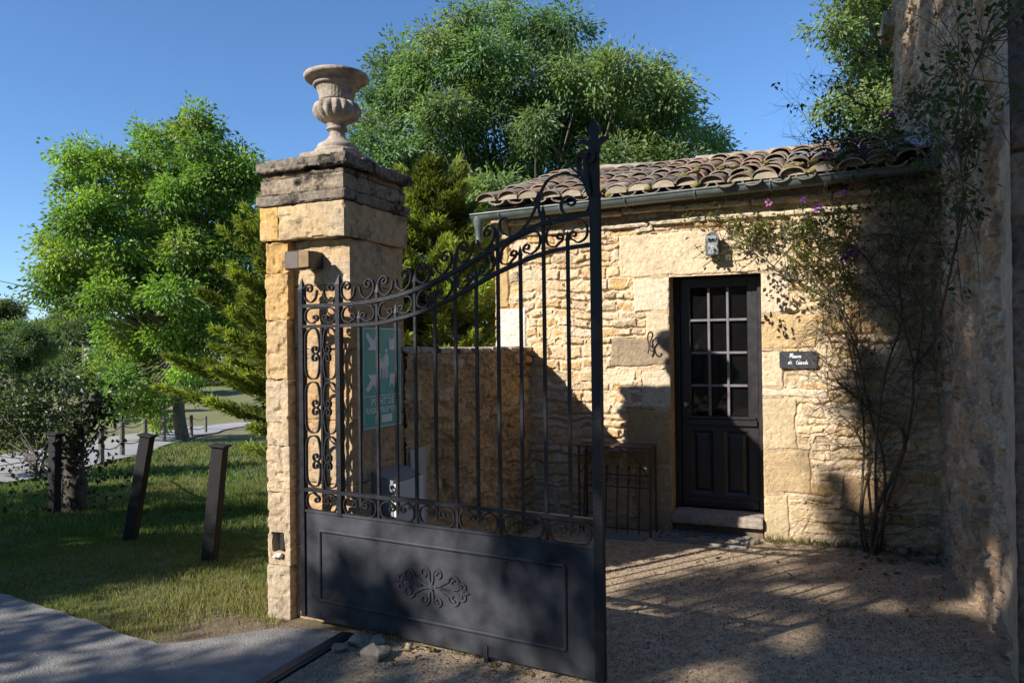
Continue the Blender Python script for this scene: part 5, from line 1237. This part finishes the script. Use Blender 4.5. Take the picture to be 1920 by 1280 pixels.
# fallen leaves and small weeds along the foot of the walls
rgF = np.random.default_rng(91); n = 130
fx = np.r_[rgF.uniform(.15, .66, 60), rgF.uniform(-2.3, -1.2, 40), rgF.uniform(-1.0, .6, 30)]; fy = np.r_[rgF.uniform(6.0, 6.34, 60), rgF.uniform(3.2, 3.5, 40), rgF.uniform(4.2, 6.2, 30)]
leaf_mesh_o = leaf_mesh('fallen_leaves', np.stack([fx, fy, .022+.012*rgF.random(n)], -1), rdir(n, rgF)*[1, 1, .2], rgF.uniform(.03, .065, n), rgF.uniform(.02, .04, n), np.array([.24, .16, .08])*rgF.uniform(.5, 1.3, (n, 1)), M_LEAF, None, rg=rgF)
tag(leaf_mesh_o, 'dry fallen leaves scattered along the foot of the walls and gate', 'fallen leaves', kind='stuff')
n = 480; ctr = rgF.integers(0, 9, n); cxs = np.array([-.50, -.38, -.22, -.10, .05, .45, -2.35, -2.2, -1.75]); cys = np.array([6.31, 6.32, 6.33, 6.34, 6.34, 6.33, 3.50, 3.47, 3.44])
wx = cxs[ctr]+rgF.normal(0, .06, n); wy = np.minimum(cys[ctr]+rgF.normal(0, .02, n), 6.36)
wo = leaf_mesh('weeds', np.stack([wx, wy, np.full(n, .012)], -1), rgF.normal(size=(n, 3))*[.5, .5, .2]+[0, -.1, 1], rgF.uniform(.025, .085, n), .006, np.array([.15, .14, .06])*rgF.uniform(.6, 1.4, (n, 1)), M_GRASS, None, rg=rgF)
tag(wo, 'small green weeds sprouting where the walls meet the gravel', 'weeds', kind='stuff')

# ------------------------------------------------------------------ unseen house added behind the viewer to block blue sky light
MN = thing('sky_blocking_house', 'unseen long stone house added behind the viewer to block sky light', 'house', (6, -10, 0))
mb = MB(); mb.col = (.46, .35, .21); mb.box(-5, 18, -20, -10, -.2, 8.2); mb.build('wall', M_DRESS, MN)
mb = MB(); mb.col = (.25, .17, .12); mb.prism([(-5.4, -9.5, 8.201), (-5.4, -15, 11.5), (-5.4, -20.5, 8.201)], (23.8, 0, 0)); mb.build('roof', M_TILE, MN)
for k_ in range(5):
    for zz in (1.0, 4.6): mb = MB(); mb.box(-3+k_*4.4, -1.8+k_*4.4, -10.06, -9.985, zz, zz+2.0); mb.build('window', M_DOOR, MN)

# ------------------------------------------------------------------ the trees behind the viewer whose shade falls into the yard
EU = np.array([.823, -.568, 0]); DH = np.array([.568, .823, 0])
def shade_pt(u, v, D): z = (v+.5*D)/.866; p = EU*u-DH*D; return np.array([p[0], p[1], z])
def shade_tree(name, label, lob, D, seed, leaves, L, twigs, rt, base_uv, keep=None):
    lo = [(shade_pt(u, v, D+dd), (r, r, r*.9)) for u, v, r, dd in lob]
    b = shade_pt(base_uv, 0, D); b[2] = 0
    tree(name, label, 'tree', b, .25, 3.0, lo, twigs, leaves, L, L*.5, [(.06, .10, .03), (.07, .11, .03)], droop=.4, rt=rt, seed=seed, shell=.2, limb=keep is None, keep=keep)
g = np.random.default_rng(5); lob = []
GAPS = [(-2.78, 2.16, .36, .085), (-2.30, 2.30, .36, .075), (-2.62, 1.66, .22, .075), (-2.47, 1.40, .18, .06), (-2.02, 2.50, .045, .24), (-1.90, 2.75, .025, .16), (-3.12, 1.22, .10, .09), (-2.98, 1.10, .09, .06), (-3.05, .98, .06, .05), (-2.72, 2.02, .07, .11), (-3.43, 3.08, .10, .16), (-2.9, 1.85, .14, .04),
        (-3.62, .92, .09, .07), (-3.48, 1.06, .06, .08), (-3.36, .86, .05, .06), (-3.58, 1.22, .07, .05), (-3.74, .70, .10, .06), (-3.28, 1.30, .07, .06), (-3.42, 1.36, .05, .09), (-3.30, 4.1, .07, .10), (-3.22, 3.4, .05, .07), (-2.35, 1.9, .16, .035), (-2.9, .9, .06, .07), (-3.15, 2.0, .16, .05), (-2.1, 1.75, .2, .035), (-2.85, 1.45, .10, .03), (-3.2, 1.72, .12, .035)]
def crown_gap(P):                                        # holes in the crown that let flecks of sun through
    u = P@EU; v = P@np.array([.284, .4115, .866]); k = np.ones(len(P), bool); Q = np.c_[u, v, u*0]
    wob = 1+.35*vnoise(Q, 9, 5)
    for a, b, c_, d_ in GAPS: k &= ((u-a)/c_)**2+((v-b)/d_)**2 > wob
    return k & (vnoise(Q, 3.6, 77)+.5*vnoise(Q, 9, 78) < 1.0)
def left_edge(v): return float(np.interp(v, [-.8, .3, .55, .9, 1.4, 1.8, 2.6, 3.3, 5.0, 5.7, 6.6, 7.5, 10], [-4.34, -4.30, -4.05, -3.75, -3.72, -3.74, -3.72, -3.55, -3.46, -3.9, -4.45, -5.05, -5.2]))
for i in range(150):                                     # the side of its crown whose shade the picture shows
    v = g.uniform(-.8, 9.8); r = g.uniform(.22, .50); e = left_edge(v)+.12*math.sin(v*5.3)
    u = g.uniform(e+r*.75, -1.3); lob.append((u, v, r, g.uniform(-1.8, 1.8)))
for i in range(230):                                     # its ragged outer rim
    v = g.uniform(-.7, .5) if i < 30 else g.uniform(2.5, 9.8); r = g.uniform(.16, .32); lob.append((left_edge(v)+.10*math.sin(v*5.3)+r*g.uniform(.7, 2.4), v, r, g.uniform(-1.2, 1.2)))
for i in range(8): lob.append((g.uniform(-4.12, -3.62), g.uniform(.70, 1.02), g.uniform(.05, .10), g.uniform(-1, 1)))   # loose sprays
for i in range(26): lob.append((g.uniform(-2.3, -.7), g.uniform(1.2, 5.0), g.uniform(.28, .5), g.uniform(-2, 2)))
for i in range(60):
    v = g.uniform(-.7, 8.4); lob.append((g.uniform(-1.4, 4.2), v, g.uniform(.5, .85), g.uniform(-2.2, 2.2)))
shade_tree('tree', 'tall tree behind the viewer that shades the yard and the right-hand house', lob, 9.5, 41, 20, .15, 100, .17, .6, crown_gap)
lob = []
for i in range(130):
    u = g.uniform(-13.5, -4.9); top = float(np.interp(u, [-13.5, -12, -10, -7, -6.2, -5.4, -5.0], [.05, .2, .85, .80, .75, .56, .40])); r = g.uniform(.35, .65); v = g.uniform(-3.0, top-r*.7); lob.append((min(u, -4.62-r*.6), v, r, g.uniform(-1, 1)))
shade_tree('hedge', 'tall hedge behind the viewer that shades the near lawn', lob, 7.5, 42, 18, .15, 95, .24, -9.5)
